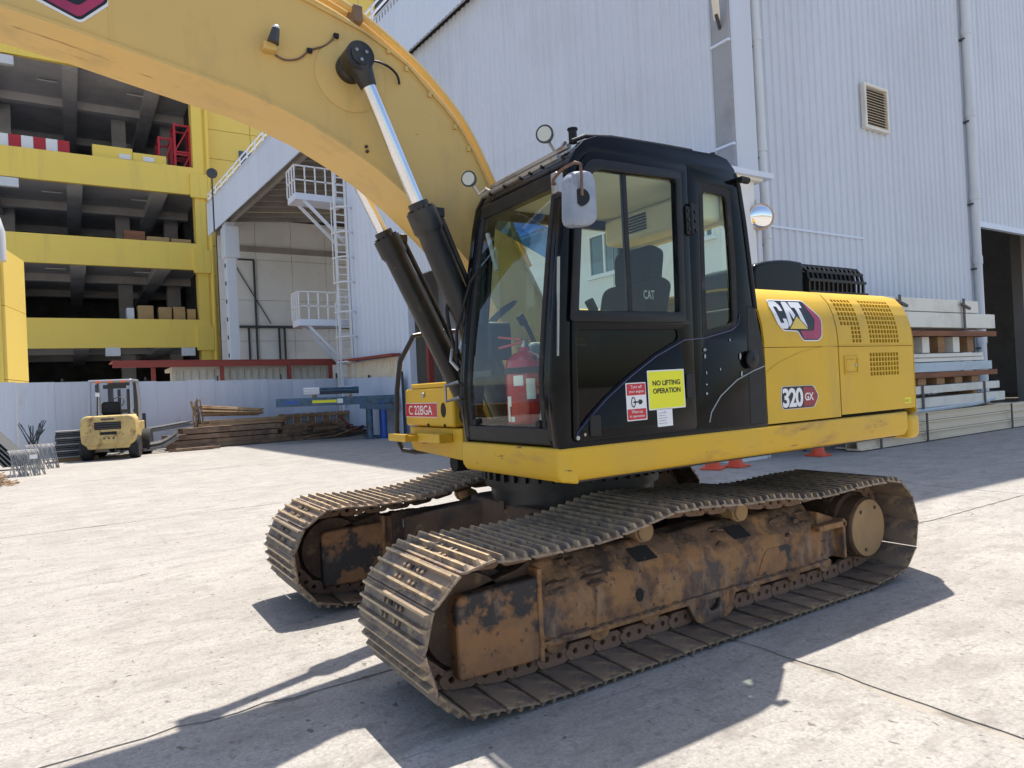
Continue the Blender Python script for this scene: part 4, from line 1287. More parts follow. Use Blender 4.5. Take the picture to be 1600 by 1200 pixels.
# roof
rp = [(x, z) for z, x in XF[6:]]+[(.0, 2.945), (.22, 2.95), (.31, 2.935), (.375, 2.88), (.36, 2.80), (-.85, 2.78)]
MB().prism(rp, CY0+.055, CY1-.045, XZ).obj('roof', 'black_paint', cab, bevel=.01)
MB().prism(rounded([(-.66, 2.935), (.02, 2.95), (.0, 2.985), (-.60, 2.972)], .015), CY0+.09, CY1-.14, XZ).obj('roof_hatch', 'black_matte', cab, bevel=.012)
MB().tube([(-.86, CY0+.07, 2.90), (-.78, CY0+.06, 2.935), (-.6, CY0+.05, 2.955), (-.2, CY0+.05, 2.968), (.05, CY0+.05, 2.972)], .012, 8).obj('roof_rail', 'black_matte', cab)
hd = MB()
for (z0, dx_) in ((2.80, -.035), (2.87, -.022)):
    hd.tube([(xf(z0)+dx_, CY0+.10, z0+.012), (xf(z0)+dx_, CY1-.10, z0+.012)], .016, 8)
hd.obj('header_rail', 'steel', cab)
for yy_ in (-1.12, -1.0, -.9, -.72, -.55):
    MB().cyl((xf(2.8)-.05, yy_, 2.80), (xf(2.8)-.03, yy_, 2.80), .012, 6).obj('rail_bolt', 'black_matte', cab)
MB().box((-.80, CY0+.062, 2.755), (.30, CY1-.055, 2.775)).obj('headliner', 'cab_trim', cab)
MB().box((.10, CY0+.065, 2.56), (.32, CY1-.06, 2.754)).obj('rear_headliner', 'cab_trim', cab, bevel=.03)
vn = MB()
for k in range(6):
    vn.box((.085, -.85, 2.60+k*.02), (.097, -.68, 2.61+k*.02))
vn.obj('air_vent', 'black_matte', cab)
# rear wall and window
rw = rounded([(CY0+.075, 1.66), (CY1-.12, 1.66), (CY1-.14, 2.54), (CY0+.08, 2.56)], .06, 5)
plate('rear_wall', [[(CY0+.06, 1.25), (CY1-.05, 1.25), (CY1-.05, 2.76), (CY0+.06, 2.76)], rw[::-1]], lambda u, v, w: (.375+w, u, v), .04, 'cab_trim', cab)
plate('rear_window', [rw], lambda u, v, w: (.385+w, u, v), .006, 'glass', cab)
MB().box((-1.05, CY0+.06, 1.245), (.35, CY1-.05, 1.275)).obj('cab_floor', 'rubber', cab)
# corner fairing between cab and hood
MB().prism(rounded([(.40, 1.255), (.578, 1.255), (.578, 1.66), (.56, 1.80), (.53, 1.93), (.50, 2.02), (.42, 2.02)], .02), CY0-.004, CY0+.35, XZ).obj('rear_fairing', 'black_matte', cab, bevel=.012)
MB().tube([(.385, CY0+.012, 2.86), (.415, CY0+.006, 2.78), (.45, CY0+.004, 2.55), (.485, CY0+.004, 2.25), (.515, CY0+.004, 2.0)], .016, 8).obj('rear_pillar_trim', 'black_matte', cab)
MB().lathe([(0, 0), (.052, 0), (.058, -.008), (.058, -.02), (.045, -.026), (0, -.026)], (.435, CY0-.004, 1.675), 'y', 24).obj('round_cover', 'black_matte', cab)
x_ = MB(); x_.box((.42, CY0-.0325, 1.672), (.45, CY0-.0295, 1.678)); x_.box((.432, CY0-.033, 1.660), (.438, CY0-.030, 1.690)); x_.obj('cover_cross', 'dark_body', cab)
MB().tube([(.03, CY0-.004, 1.30), (.05, CY0-.004, 1.36), (.14, CY0-.004, 1.455), (.30, CY0-.004, 1.55), (.45, CY0-.005, 1.60), (.57, CY0-.006, 1.63)], .004, 6).obj('trim_line', 'cab_grey', cab)
MB().box((.385, CY0-.05, 2.80), (.43, CY0-.005, 2.83)).obj('door_stop', 'black_matte', cab)
MB().cyl((.43, CY0-.03, 2.815), (.465, CY0-.03, 2.815), .022, 12).obj('door_stop_knob', 'rubber', cab)
MB().cyl((.24, CY0+.05, 2.95), (.24, CY0+.05, 2.985), .018, 10).obj('roof_knob', 'black_matte', cab)

# door: skin with the upper window and the lower glass cut out
d_out = rounded([(-1.005, 1.27), (-.988, 1.75), (-.938, 2.50), (-.865, 2.828), (-.07, 2.853), (-.083, 1.9), (-.092, 1.27)], [.03, 0, .2, .14, .03, 0, .03], 6)
w_in = rounded([(-.945, 1.955), (-.185, 1.96), (-.166, 2.755), (-.80, 2.735), (-.885, 2.52)], [.02, .02, .03, .07, .12], 5)
g_low = [(-.965, 1.862), (-.20, 1.868), (-.205, 1.80), (-.40, 1.715), (-.60, 1.605), (-.78, 1.49), (-.90, 1.395), (-.975, 1.325)]
door = plate('door', [d_out, w_in[::-1], rounded(g_low, .025, 4)], lambda u, v, w: (u, CY0+.008+w, v), .036, 'black_paint', cab, .007)
f_out = rounded([(-1.0, 1.905), (-.145, 1.905), (-.125, 2.80), (-.84, 2.785), (-.925, 2.54)], [.02, .02, .04, .09, .14], 5)
plate('window_frame', [f_out, w_in[::-1]], lambda u, v, w: (u, CY0-.014+w, v), .012, 'black_matte', cab, .003)
plate('door_window', [rounded([(-.955, 1.945), (-.175, 1.95), (-.156, 2.765), (-.80, 2.745), (-.895, 2.52)], .02)], lambda u, v, w: (u, CY0+.006+w, v), .006, 'glass', cab)
MB().box((-.575, CY0+.0, 1.955), (-.545, CY0+.022, 2.745)).obj('window_divider', 'black_matte', cab)
plate('lower_glass', [g_low], lambda u, v, w: (u, CY0+.004+w, v), .006, 'glass_dark', cab)
MB().tube([(-1.0, CY0-.013, 1.285), (-.985, CY0-.013, 1.315), (-.90, CY0-.013, 1.385), (-.78, CY0-.013, 1.48), (-.60, CY0-.013, 1.595), (-.40, CY0-.013, 1.705), (-.16, CY0-.013, 1.80), (0.02, CY0-.008, 1.812), (.26, CY0-.006, 1.86), (.33, CY0-.006, 1.895), (.352, CY0-.006, 1.96)], .0035, 6).obj('crease_highlight_line', 'crease_highlight', cab)  # painted highlight of the body crease, drawn as a thin bluish tube
hn = MB().box((-.905, CY0-.022, 1.285), (-.83, CY0-.009, 1.40)).obj('door_handle', 'black_matte', cab, bevel=.008)
MB().cyl((-.94, CY0-.018, 1.30), (-.94, CY0-.008, 1.30), .009, 10).obj('door_key', 'steel', cab)
pl_ = MB().box((-.165, CY0-.020, 1.455), (-.098, CY0-.010, 1.60)).obj('door_catch', 'black_matte', cab, bevel=.005)
MB().box((-.10, CY0-.022, 2.43), (-.062, CY0-.006, 2.60)).obj('door_hinge', 'black_matte', cab, bevel=.005)
MB().box((-.05, CY0-.018, 2.45), (.005, CY0-.003, 2.62)).obj('door_hinge', 'black_matte', cab, bevel=.005)
MB().cyl((-.056, CY0-.022, 2.43), (-.056, CY0-.022, 2.62), .011, 10).obj('hinge_pin', 'black_matte', cab)
for zz_ in (2.46, 2.515, 2.57):
    for xx_ in (-.082, -.022):
        MB().cyl((xx_, CY0-.028, zz_), (xx_, CY0-.014, zz_), .009, 8).obj('hinge_bolt', 'black_steel', cab)
MB().cyl((-.985, CY0+.02, 1.285), (-.985, CY0-.015, 1.285), .012, 8).obj('door_bolt', 'steel', cab)

# stickers on the door (raised a hair from the skin)
YS = CY0-.0115
def sticker(name, x0, x1, z0, z1, m, off=0.0, tilt=0.0, parent=None):
    cx, cz = (x0+x1)/2, (z0+z1)/2
    def fn(u, v, w):
        dx, dz = u-cx, v-cz
        return (cx+dx*cos(tilt)-dz*sin(tilt), YS-off+w, cz+dx*sin(tilt)+dz*cos(tilt))
    return plate(name, [rounded([(x0, z0), (x1, z0), (x1, z1), (x0, z1)], .004, 2)], fn, .0012, m, parent or cab)
def print_text(name, s, x0, x1, z0, z1, m, off, bold=0.0, parent=None, cx=None, cz=None, tilt=0.0, spacing=1.0):
    me = fit_text(s, x0, x1, z0, z1, bold, spacing)
    for v in me.vertices:
        u, w = v.co.x, v.co.y
        if cx is not None:
            dx, dz = u-cx, w-cz
            u, w = cx+dx*cos(tilt)-dz*sin(tilt), cz+dx*sin(tilt)+dz*cos(tilt)
        v.co = (u, YS-off, w)
    finish(me, m, 0)
    return link(name, me, parent or cab)
T = .012
ns = sticker('no_lifting_sign', -.470, -.177, 1.402, 1.628, 'white', 0, T)
sticker('sign_face', -.463, -.184, 1.409, 1.621, 'sign_yellow', .0012, T)
for dx_, dz_, of_ in ((0, 0, 0), (.0014, 0, .0001), (-.0014, 0, .0002), (0, .0011, .0003), (0, -.0011, .0004)):
    print_text('sign_text', 'NO LIFTING', -.432+dx_, -.215+dx_, 1.540+dz_, 1.568+dz_, 'black_print', .0026+of_, 0, None, -.323, 1.515, T)
    print_text('sign_text', 'OPERATION', -.432+dx_, -.215+dx_, 1.495+dz_, 1.523+dz_, 'black_print', .0026+of_, 0, None, -.323, 1.515, T)
sticker('engine_sign', -.636, -.486, 1.350, 1.562, 'white', 0, T)
sticker('sign_band', -.630, -.492, 1.492, 1.556, 'sign_red', .0012, T)
sticker('sign_band', -.630, -.492, 1.356, 1.415, 'sign_red', .0012, T)
for s_, z0_ in (('Turn off', 1.530), ('your engine', 1.502), ('When not', 1.391), ('in operation', 1.364)):
    hw = .042 if len(s_) < 9 else .055
    print_text('sign_text', s_, -.561-hw, -.561+hw, z0_, z0_+.018, 'white', .0026, .004)
kr = [(-.585+.030*cos(a)*.55, 1.453+.030*sin(a)) for a in [2*pi*k/20 for k in range(20)]]
ki = [(-.585+.024*cos(a)*.5, 1.453+.024*sin(a)) for a in [2*pi*k/20 for k in range(20)]]
plate('key_symbol', [kr, ki[::-1]], lambda u, v, w: (u, YS-.002+w, v), .001, 'black_print', cab)
plate('key_symbol', [[(-.585, 1.449), (-.545, 1.449), (-.545, 1.440), (-.525, 1.440), (-.515, 1.453), (-.525, 1.466), (-.545, 1.466), (-.545, 1.457), (-.585, 1.457)]], lambda u, v, w: (u, YS-.002+w, v), .001, 'black_print', cab)
sticker('paper_notice', -.408, -.287, 1.303, 1.404, 'white', 0, T)
for k in range(5):
    sticker('paper_line', -.398, -.330-.012*(k % 2), 1.320+k*.015, 1.3225+k*.015, 'mirror_back', .0014, T)
print_text('paper_scribble', '6', -.352, -.346, 1.382, 1.392, 'black_print', .0014)
# chips in the paint behind the door
for (cx_, cz_, w_, h_) in ((.02, 1.74, .03, .02), (.02, 1.70, .018, .03), (.34, 1.70, .02, .05), (.025, 1.60, .012, .02), (.15, 1.62, .014, .02), (.02, 1.53, .02, .012), (.345, 1.585, .018, .035), (.02, 1.475, .02, .016), (.25, 1.80, .012, .02)):
    pg = [(cx_+w_*.5*cos(a)*random.uniform(.6, 1.2), cz_+h_*.5*sin(a)*random.uniform(.6, 1.2)) for a in [2*pi*k/9 for k in range(9)]]
    plate('paint_chip', [pg], lambda u, v, w: (u, CY0-.0045+w, v), .001, 'cab_grey', cab)

# interior --------------------------------------------------------------
seat = MB().prism(rounded([(-.72, 1.56), (-.18, 1.52), (-.16, 1.66), (-.70, 1.70)], .05), -1.10, -.60, XZ).obj('seat_cushion', 'fabric', cab, bevel=.03, seg=3)
MB().prism(rounded([(-.26, 1.62), (-.10, 1.60), (.07, 2.20), (-.02, 2.24), (-.12, 2.20)], .05), -1.10, -.60, XZ).obj('seat_back', 'fabric', cab, bevel=.05, seg=4)
MB().prism(rounded([(-.10, 2.20), (.06, 2.19), (.10, 2.43), (-.02, 2.46), (-.09, 2.42)], .05), -1.02, -.70, XZ).obj('headrest', 'fabric', cab, bevel=.05, seg=4)
MB().box((-.60, -1.0, 1.28), (-.20, -.70, 1.55)).obj('seat_base', 'cab_grey', cab, bevel=.02)
me = fit_text('CAT', 0, .15, 0, .075, .02)
for v_ in me.vertices:
    u, w = v_.co.x, v_.co.y
    v_.co = (-.20+u*.62, -1.102, 2.08+w*.75)
finish(me, 'white', 0)
link('seat_logo', me, cab)
for yy_ in (-1.22, -.50):
    MB().prism(rounded([(-.75, 1.72), (-.10, 1.72), (-.10, 1.84), (-.70, 1.86)], .04), yy_-.07, yy_+.07, XZ).obj('side_console', 'cab_grey', cab, bevel=.02)
    MB().tube([(-.62, yy_, 1.84), (-.66, yy_, 1.93), (-.70, yy_, 2.0)], .016, 8).obj('control_lever', 'black_matte', cab)
    MB().tube([(-.70, yy_, 1.98), (-.735, yy_, 2.04)], .028, 10).obj('lever_grip', 'rubber', cab)
MB().prism(rounded([(-1.0, 1.28), (-.86, 1.28), (-.80, 1.40), (-.84, 1.75), (-.92, 1.75)], .03), -1.24, -1.02, XZ).obj('front_console', 'cab_grey', cab, bevel=.015)
MB().box((-.96, -.47, 1.75), (-.78, -.41, 2.0)).obj('monitor', 'black_matte', cab, bevel=.02)
for yy_ in (-.93, -.78):
    MB().tube([(-.82, yy_, 1.28), (-.90, yy_, 1.45), (-.93, yy_, 1.75)], .013, 8).obj('pedal_lever', 'black_steel', cab)
    MB().box((-.97, yy_-.04, 1.32), (-.80, yy_+.04, 1.34)).obj('pedal', 'rubber', cab)
MB().tube([(-.30, -1.24, 1.42), (-.28, -1.24, 1.50), (-.24, -1.24, 1.50), (-.26, -1.24, 1.42)], .012, 6).obj('inner_handle', 'silver_frame', cab)
MB().box((-.68, -1.17, 1.62), (-.40, -1.14, 1.84)).obj('seat_shield', 'cab_grey', cab, bevel=.02)
MB().beam((-.90, -.45, 2.72), (-.93, -1.14, 2.36), .012, .16).obj('blue_visor', 'glass_blue', cab)
MB().cyl((-.96, -.52, 2.55), (-.965, -.62, 2.30), .015, 8).obj('grab_bar', 'cab_grey', cab)

# outside fittings
def work_lamp(c, d, parent):
    c, d = Vector(c), Vector(d).normalized()
    h = MB().cyl(c, c+d*.032, .046, 20, .052)
    h.cyl(c-d*.028, c, .034, 16, .046)
    o = h.obj('work_lamp', 'lens_rim', parent)
    MB().cyl(c+d*.031, c+d*.037, .041, 20).obj('lamp_lens', 'lamp_glass', parent)
    return o
work_lamp((-.905, -1.12, 2.985), (-.75, -.62, -.08), cab)
MB().tube([(-.87, -1.10, 2.955), (-.85, -1.12, 2.90), (-.82, -1.15, 2.92), (-.80, -1.16, 2.95)], .011, 6).obj('lamp_bracket', 'steel', cab)
work_lamp((-1.015, -.43, 2.915), (-.75, -.62, -.08), cab)
MB().tube([(-.99, -.42, 2.88), (-.95, -.42, 2.83), (-.92, -.46, 2.86), (-.90, -.48, 2.84)], .011, 6).obj('lamp_bracket', 'steel', cab)
MB().cyl((-.80, CY0+.14, 2.92), (-.80, CY0+.14, 2.995), .024, 12).obj('beacon_socket', 'black_matte', cab)
MB().cyl((-.80, CY0+.14, 2.994), (-.80, CY0+.14, 3.002), .03, 12).obj('socket_cap', 'black_matte', cab)
# rear view mirror at the front pillar
mr = rounded([(-1.165, 2.345), (-1.02, 2.375), (-.985, 2.40), (-.985, 2.575), (-1.01, 2.61), (-1.15, 2.575)], [.03, .03, .03, .03, .03, .05], 4)
def mfn(u, v, w): return (u+.35*w, -1.60+(u+1.08)*.28-w, v)
ms = plate('mirror_shell', [mr], mfn, .065, 'mirror_back', cab, .022)
MB().cyl((-1.095, -1.635, 2.475), (-1.10, -1.655, 2.475), .042, 20).obj('mirror_boss', 'black_matte', cab)
MB().tube([(-1.10, -1.655, 2.48), (-1.10, -1.66, 2.58), (-1.10, -1.655, 2.635), (-1.115, -1.63, 2.648), (-1.14, -1.56, 2.632), (-1.12, -1.46, 2.615), (-1.06, -1.37, 2.62)], .008, 8).obj('mirror_arm', 'copper', cab)
MB().box((-1.06, CY0-.03, 2.57), (-1.01, CY0+.02, 2.68)).obj('mirror_bracket', 'steel', cab, bevel=.008)
MB().box((-1.05, CY0-.05, 2.545), (-.99, CY0, 2.555)).obj('mirror_step', 'black_matte', cab)
MB().beam((-1.086, CY0-.003, 1.72), (-1.048, CY0-.003, 2.24), .008, .016, up=(0, 1, 0)).obj('pillar_strip', 'cab_grey', cab)  # thin grey strip along the near front pillar
# wiper and far-side grab loops beside the windscreen
MB().tube([(-1.14, -.37, 1.80), (-1.13, -.36, 1.95), (-1.06, -.44, 2.25), (-1.04, -.52, 2.32)], .010, 6).obj('wiper_arm', 'black_matte', cab)
MB().beam((-1.085, -.40, 1.86), (-1.03, -.40, 2.32), .012, .02).obj('wiper_blade', 'rubber', cab)
MB().tube([(-1.12, -.33, 1.52), (-1.20, -.30, 1.50), (-1.20, -.30, 1.60), (-1.12, -.33, 1.62)], .012, 8).obj('grab_loop', 'steel', cab)
MB().tube([(-1.10, -.31, 1.70), (-1.14, -.28, 1.76), (-1.12, -.27, 1.84)], .012, 8).obj('washer_nozzle', 'steel', cab)

# ---- decals on the hood
def hood_decal(name, polys, m, off):
    me = curve_mesh(polys, 0, 0) if isinstance(polys, list) else polys
    me.materials.clear()
    bm = bmesh.new(); bm.from_mesh(me)
    z_ = 1.30
    while z_ < 2.15:
        geom = bm.verts[:]+bm.edges[:]+bm.faces[:]
        bmesh.ops.bisect_plane(bm, geom=geom, plane_co=(0, z_, 0), plane_no=(0, 1, 0))
        z_ += .02
    bm.to_mesh(me); bm.free()
    for v in me.vertices:
        y, z = hood_at(s_of(v.co.y), off)
        v.co = (v.co.x, y, z)
    finish(me, m, 0)
    return link(name, me, ex)
def inset(poly, d):
    cx_ = sum(p[0] for p in poly)/len(poly); cz_ = sum(p[1] for p in poly)/len(poly)
    out = []
    for x, z in poly:
        L = math.hypot(x-cx_, z-cz_)
        out.append((x-(x-cx_)/L*d, z-(z-cz_)/L*d))
    return out
lg = [(.725, 2.072), (1.10, 2.075), (1.235, 1.945), (1.185, 1.80), (.985, 1.79), (.945, 1.848), (.79, 1.85), (.735, 1.90)]
lg = [(.705, 2.075), (1.095, 2.08), (1.245, 1.95), (1.215, 1.82), (1.17, 1.79), (.995, 1.79), (.945, 1.855), (.80, 1.858), (.765, 1.885)]
hood_decal('logo_outline', [rounded(lg, .02, 3)], 'white', .0015)
hood_decal('logo_black', [rounded([(.715, 2.068), (1.09, 2.072), (1.236, 1.948), (1.207, 1.824), (1.166, 1.797), (1.000, 1.797), (.95, 1.862), (.80, 1.866), (.772, 1.89)], .018, 3)], 'black_print', .0028)
hood_decal('logo_hexagon', [rounded([(1.085, 2.064), (1.228, 1.946), (1.20, 1.828), (1.163, 1.804), (1.004, 1.804), (.978, 1.862), (1.125, 1.862), (1.158, 1.94)], .008, 2)], 'magenta', .004)
LC = [(1, .64), (1, .86), (.80, 1), (.20, 1), (0, .86), (0, .14), (.20, 0), (.80, 0), (1, .14), (1, .37), (.66, .37), (.66, .20), (.34, .20), (.34, .80), (.66, .80), (.66, .64)]
LA = [(0, 0), (.30, 1), (.70, 1), (1, 0), (.68, 0), (.50, .66), (.32, 0)]
LT = [(.32, 0), (.32, .78), (0, .78), (0, 1), (1, 1), (1, .78), (.68, .78), (.68, 0)]
for P_, a_, b_ in ((LC, .724, .838), (LA, .835, .975), (LT, .952, 1.075)):
    pts_ = []
    for u, v in P_:
        z_ = 1.874+v*.188
        pts_.append((a_+(b_-a_)*u+(1.968-z_)*.30, z_))
    hood_decal('logo_letter', [rounded(pts_, .008, 2)], 'white', .0052)
hood_decal('logo_triangle', [[(.845, 1.868), (.962, 1.972), (1.075, 1.868)]], 'black_print', .0062)
hood_decal('logo_triangle', [[(.862, 1.873), (.962, 1.960), (1.058, 1.873)]], 'tri_yellow', .0072)
ml_o = [(.735, 1.49), (1.085, 1.487), (1.140, 1.41), (1.085, 1.335), (.735, 1.335), (.722, 1.40)]
hood_decal('model_outline', [rounded(ml_o, .022, 3)], 'white', .0015)
hood_decal('model_black', [rounded(inset(ml_o, .007), .02, 3)], 'black_print', .0028)
hood_decal('model_panel', [[(.965, 1.477), (1.078, 1.475), (1.125, 1.41), (1.078, 1.347), (.965, 1.347)]], 'darkred_print', .004)
hood_decal('model_digits', fit_text('320', .738, .958, 1.347, 1.476, .035, .88), 'white', .0052)
hood_decal('model_letters', fit_text('GX', .978, 1.075, 1.385, 1.438, .02, .95), 'white', .0052)
hood_decal('warning_label', [[(2.235, 1.30), (2.325, 1.30), (2.325, 1.345), (2.235, 1.345)]], 'sign_yellow', .0015)
hood_decal('warning_text', fit_text('NO', 2.245, 2.31, 1.308, 1.335, .01), 'tan_steel', .0028)

# ---- right front tool box, step and number plate
tb = MB().prism(rounded([(.47, 1.285), (1.372, 1.285), (1.372, 1.60), (.47, 1.60)], .03), -.75, .10, YZ).obj('tool_box', 'yellow', ex, bevel=.02, seg=3)
MB().box((-.74, .56, 1.602), (.08, 1.26, 1.642)).obj('box_lid', 'yellow', tb, bevel=.01)
MB().prism(rounded([(.40, 1.03), (1.30, 1.07), (1.355, 1.13), (1.355, 1.275), (.40, 1.275)], [.02, .08, .05, .01, .01]), -.72, .2, YZ).obj('box_base', 'yellow_scuffed', tb, bevel=.015)
MB().cyl((-.765, .98, 1.545), (-.749, .98, 1.545), .022, 14).obj('box_lock', 'steel', tb)
for yy_ in (.62, .92):
    MB().cyl((-.757, yy_, 1.297), (-.749, yy_, 1.297), .014, 10).obj('box_bolt', 'black_matte', tb)
st_ = MB().box((-.95, .95, 1.17), (-.72, 1.30, 1.205))
st_.box((-.95, .95, 1.206), (-.92, 1.30, 1.23))
for k in range(10):
    st_.box((-.945, .955+k*.035, 1.206), (-.74, .968+k*.035, 1.218))
st_.obj('step', 'yellow', tb)
MB().box((-.84, .55, 1.165), (-.722, .95, 1.235)).obj('step_bracket', 'yellow_scuffed', tb, bevel=.005)
pl2 = MB().box((-.7535, .735, 1.36), (-.7505, 1.36, 1.48)).obj('number_plate', 'white', tb)
MB().box((-.7555, .742, 1.365), (-.7535, 1.353, 1.475)).obj('plate_face', 'plate_red', tb)
me = fit_text('C 22BGA', 0, .46, 0, .078, .006, .97)
for v_ in me.vertices:
    u, w = v_.co.x, v_.co.y
    v_.co = (-.7568, 1.285-u, 1.381+w)
finish(me, 'white', 0); link('plate_text', me, tb)
vp = [(.635+.045*cos(a), 1.42+.06*sin(a)) for a in [2*pi*k/16 for k in range(16)]]
MB().prism(vp, -.7505, -.752, YZ).obj('vent_hole', 'dark_body', tb)
MB().tube([(-.80, 1.42, 1.12), (-.82, 1.42, 1.25), (-.80, 1.42, 1.60), (-.76, 1.42, 1.85), (-.62, 1.42, 2.08), (-.40, 1.40, 2.12), (0, 1.40, 2.12)], .022, 10).obj('handrail', 'black_steel', tb)
MB().tube([(-.80, 1.42, 1.13), (-.78, 1.40, 1.07), (-.70, 1.30, 1.05), (-.62, 1.15, 1.06)], .022, 10).obj('handrail_foot', 'black_steel', tb)
MB().cyl((-.62, .75, .98), (-.40, .75, .98), .07, 14).obj('hose_coupling', 'rubber', ex)

# ---- boom
BN, BF = -.16, .25
bot = [(-5.6, 2.95), (-4.9, 3.30), (-4.2, 3.52), (-3.8, 3.575), (-3.445, 3.555), (-3.178, 3.513), (-2.922, 3.462), (-2.558, 3.392), (-2.329, 3.350), (-2.146, 3.297), (-1.95, 3.228), (-1.705, 3.106), (-1.533, 3.008), (-1.355, 2.880), (-1.20, 2.752), (-1.05, 2.615), (-.90, 2.46), (-.72, 2.20), (-.52, 1.80)]
top = [(-.22, 1.62), (-.16, 1.85), (-.33, 2.25), (-.58, 2.70), (-.745, 3.06), (-.818, 3.20), (-.915, 3.348), (-1.034, 3.475), (-1.165, 3.588), (-1.290, 3.706), (-1.458, 3.798), (-1.578, 3.856), (-1.736, 3.902), (-1.955, 3.965), (-2.3, 4.04), (-2.8, 4.08), (-3.4, 4.05), (-4.2, 3.90), (-5.0, 3.62), (-5.7, 3.22), (-5.75, 3.05)]
boom = MB().prism(bot+top, BN+.012, BF-.012, XZ).obj('boom', 'yellow_boom', ex, smooth=40)
def flange(pts, th, y0, y1, name, m='yellow_boom'):
    mb = MB()
    P = [Vector((x, z)) for x, z in pts]
    vs, f = [], []
    for i, p in enumerate(P):
        t = (P[min(i+1, len(P)-1)]-P[max(i-1, 0)]).normalized(); n = Vector((t.y, -t.x))
        for q, y in ((p+n*th, y0), (p+n*th, y1), (p-n*.002, y1), (p-n*.002, y0)):
            vs.append((q.x, y, q.y))
    for i in range(len(P)-1):
        for k in range(4):
            f.append((i*4+k, i*4+(k+1) % 4, (i+1)*4+(k+1) % 4, (i+1)*4+k))
    f += [(3, 2, 1, 0), tuple(len(vs)-4+k for k in range(4))]
    return mb.add(vs, f).obj(name, m, boom, 0, 2, 40)
flange(bot, .016, BN-.004, BF+.004, 'bottom_plate')
flange(top, .016, BN-.004, BF+.004, 'top_plate')
# weld seam between the lower plates, boss rings, pins
MB().box((-2.985, BN+.0095, 3.475), (-2.972, BN+.0125, 4.06)).obj('weld_seam', 'yellow_boom', boom)
MB().lathe([(0, 0), (.22, 0), (.225, -.004), (.215, -.010), (0, -.010)], (-1.68, BN+.012, 3.56), 'y', 40).obj('boss_ring', 'yellow_boom', boom)
MB().lathe([(0, 0), (.088, 0), (.088, -.06), (.075, -.075), (0, -.075)], (-1.69, BN+.012, 3.595), 'y', 28).obj('boss', 'black_steel', boom)
MB().cyl((-1.66, BF-.02, 3.58), (-1.66, BF+.16, 3.58), .08, 24).obj('boss', 'black_steel', boom)
MB().lathe([(0, 0), (.13, 0), (.13, -.03), (0, -.03)], (-.36, BN+.01, 1.80), 'y', 24).obj('foot_boss', 'yellow_boom', boom)
# decal at the upper left end of the boom
dz = BN+.0105
def boom_plate(name, poly, m, off):
    return plate(name, [rounded(poly, .02, 3)], lambda u, v, w: (u, dz-off+w, v), .001, m, boom)
boom_plate('boom_decal', [(-3.42, 3.66), (-3.20, 3.575), (-3.112, 3.543), (-2.97, 3.68), (-3.0, 3.90), (-3.40, 3.95)], 'white', .0)
boom_plate('boom_decal', [(-3.41, 3.675), (-3.195, 3.588), (-3.115, 3.556), (-2.985, 3.685), (-3.015, 3.89), (-3.40, 3.94)], 'black_print', .0012)
boom_plate('boom_decal', [(-3.40, 3.685), (-3.19, 3.600), (-3.118, 3.572), (-2.998, 3.69), (-3.03, 3.88), (-3.39, 3.93)], 'magenta', .0024)
boom_plate('boom_decal', [(-3.36, 3.72), (-3.17, 3.645), (-3.12, 3.63), (-3.05, 3.70), (-3.07, 3.86), (-3.35, 3.90)], 'black_print', .0036)
# scrape marks along the underside
def scrape(x0, x1, y, wd):
    P_ = [p_ for p_ in bot if x0-.4 < p_[0] < x1+.4]
    def zb(x):
        for (a0, b0), (a1, b1) in zip(bot, bot[1:]):
            if a0 <= x <= a1:
                return b0+(b1-b0)*(x-a0)/(a1-a0)
    n_s = max(4, int((x1-x0)/.03))
    vs_ = []
    for k_ in range(n_s+1):
        x = x0+(x1-x0)*k_/n_s
        w_ = wd*random.uniform(.3, 1.3)*(1 if 0 < k_ < n_s else .1)
        yo_ = y+random.uniform(-.002, .002)+.012*sin(x*4)
        vs_ += [(x, yo_-w_, zb(x)-.0185), (x, yo_+w_, zb(x)-.0185)]
    MB().add(vs_, [(2*k_, 2*k_+1, 2*k_+3, 2*k_+2) for k_ in range(n_s)]).obj('scrape_mark', 'wood', boom, smooth=0)
scrape(-3.42, -2.93, .02, .0025); scrape(-2.86, -2.76, .05, .0025); scrape(-2.68, -2.62, .05, .002); scrape(-3.25, -3.02, .13, .0015)
# boom work lamp and its cable
bl = MB().box((-2.215, BN-.05, 3.595), (-2.14, BN+.011, 3.64)).obj('boom_lamp_bracket', 'yellow_boom', boom, bevel=.006)
MB().cyl((-2.165, BN-.06, 3.63), (-2.145, BN-.06, 3.715), .034, 14, .022).obj('boom_lamp', 'lens_rim', boom)
MB().lathe([(.022, 0), (.024, .01), (.014, .022), (0, .024)], (-2.145, BN-.06, 3.713), 'z', 14).obj('boom_lamp_cap', 'pipe_white', boom)
MB().tube([Vector(p) for p in catmull([(-2.14, BN+.0, 3.59), (-2.08, BN+.004, 3.575), (-2.0, BN+.004, 3.60), (-1.93, BN+.004, 3.665), (-1.83, BN+.004, 3.72), (-1.76, BN+.0, 3.80)], 5)], .006, 6).obj('lamp_cable', 'copper', boom)
for (a, b) in ((-1.935, 3.66), (-1.765, 3.79)):
    MB().box((a-.015, BN-.012, b-.012), (a+.015, BN+.011, b+.012)).obj('cable_clip', 'black_matte', boom)
MB().tube([Vector(p) for p in catmull([(-1.62, BN-.03, 3.62), (-1.55, BN-.04, 3.665), (-1.45, BN-.03, 3.66), (-1.38, BN-.02, 3.62), (-1.36, BN-.01, 3.565)], 5)], .008, 6).obj('grease_line', 'black_matte', boom)
for (a, b) in ((-1.60, 3.13), (-1.595, 3.10)):
    MB().cyl((a, BN-.003, b), (a, BN+.012, b), .010, 8).obj('plug', 'rust_dark', boom)
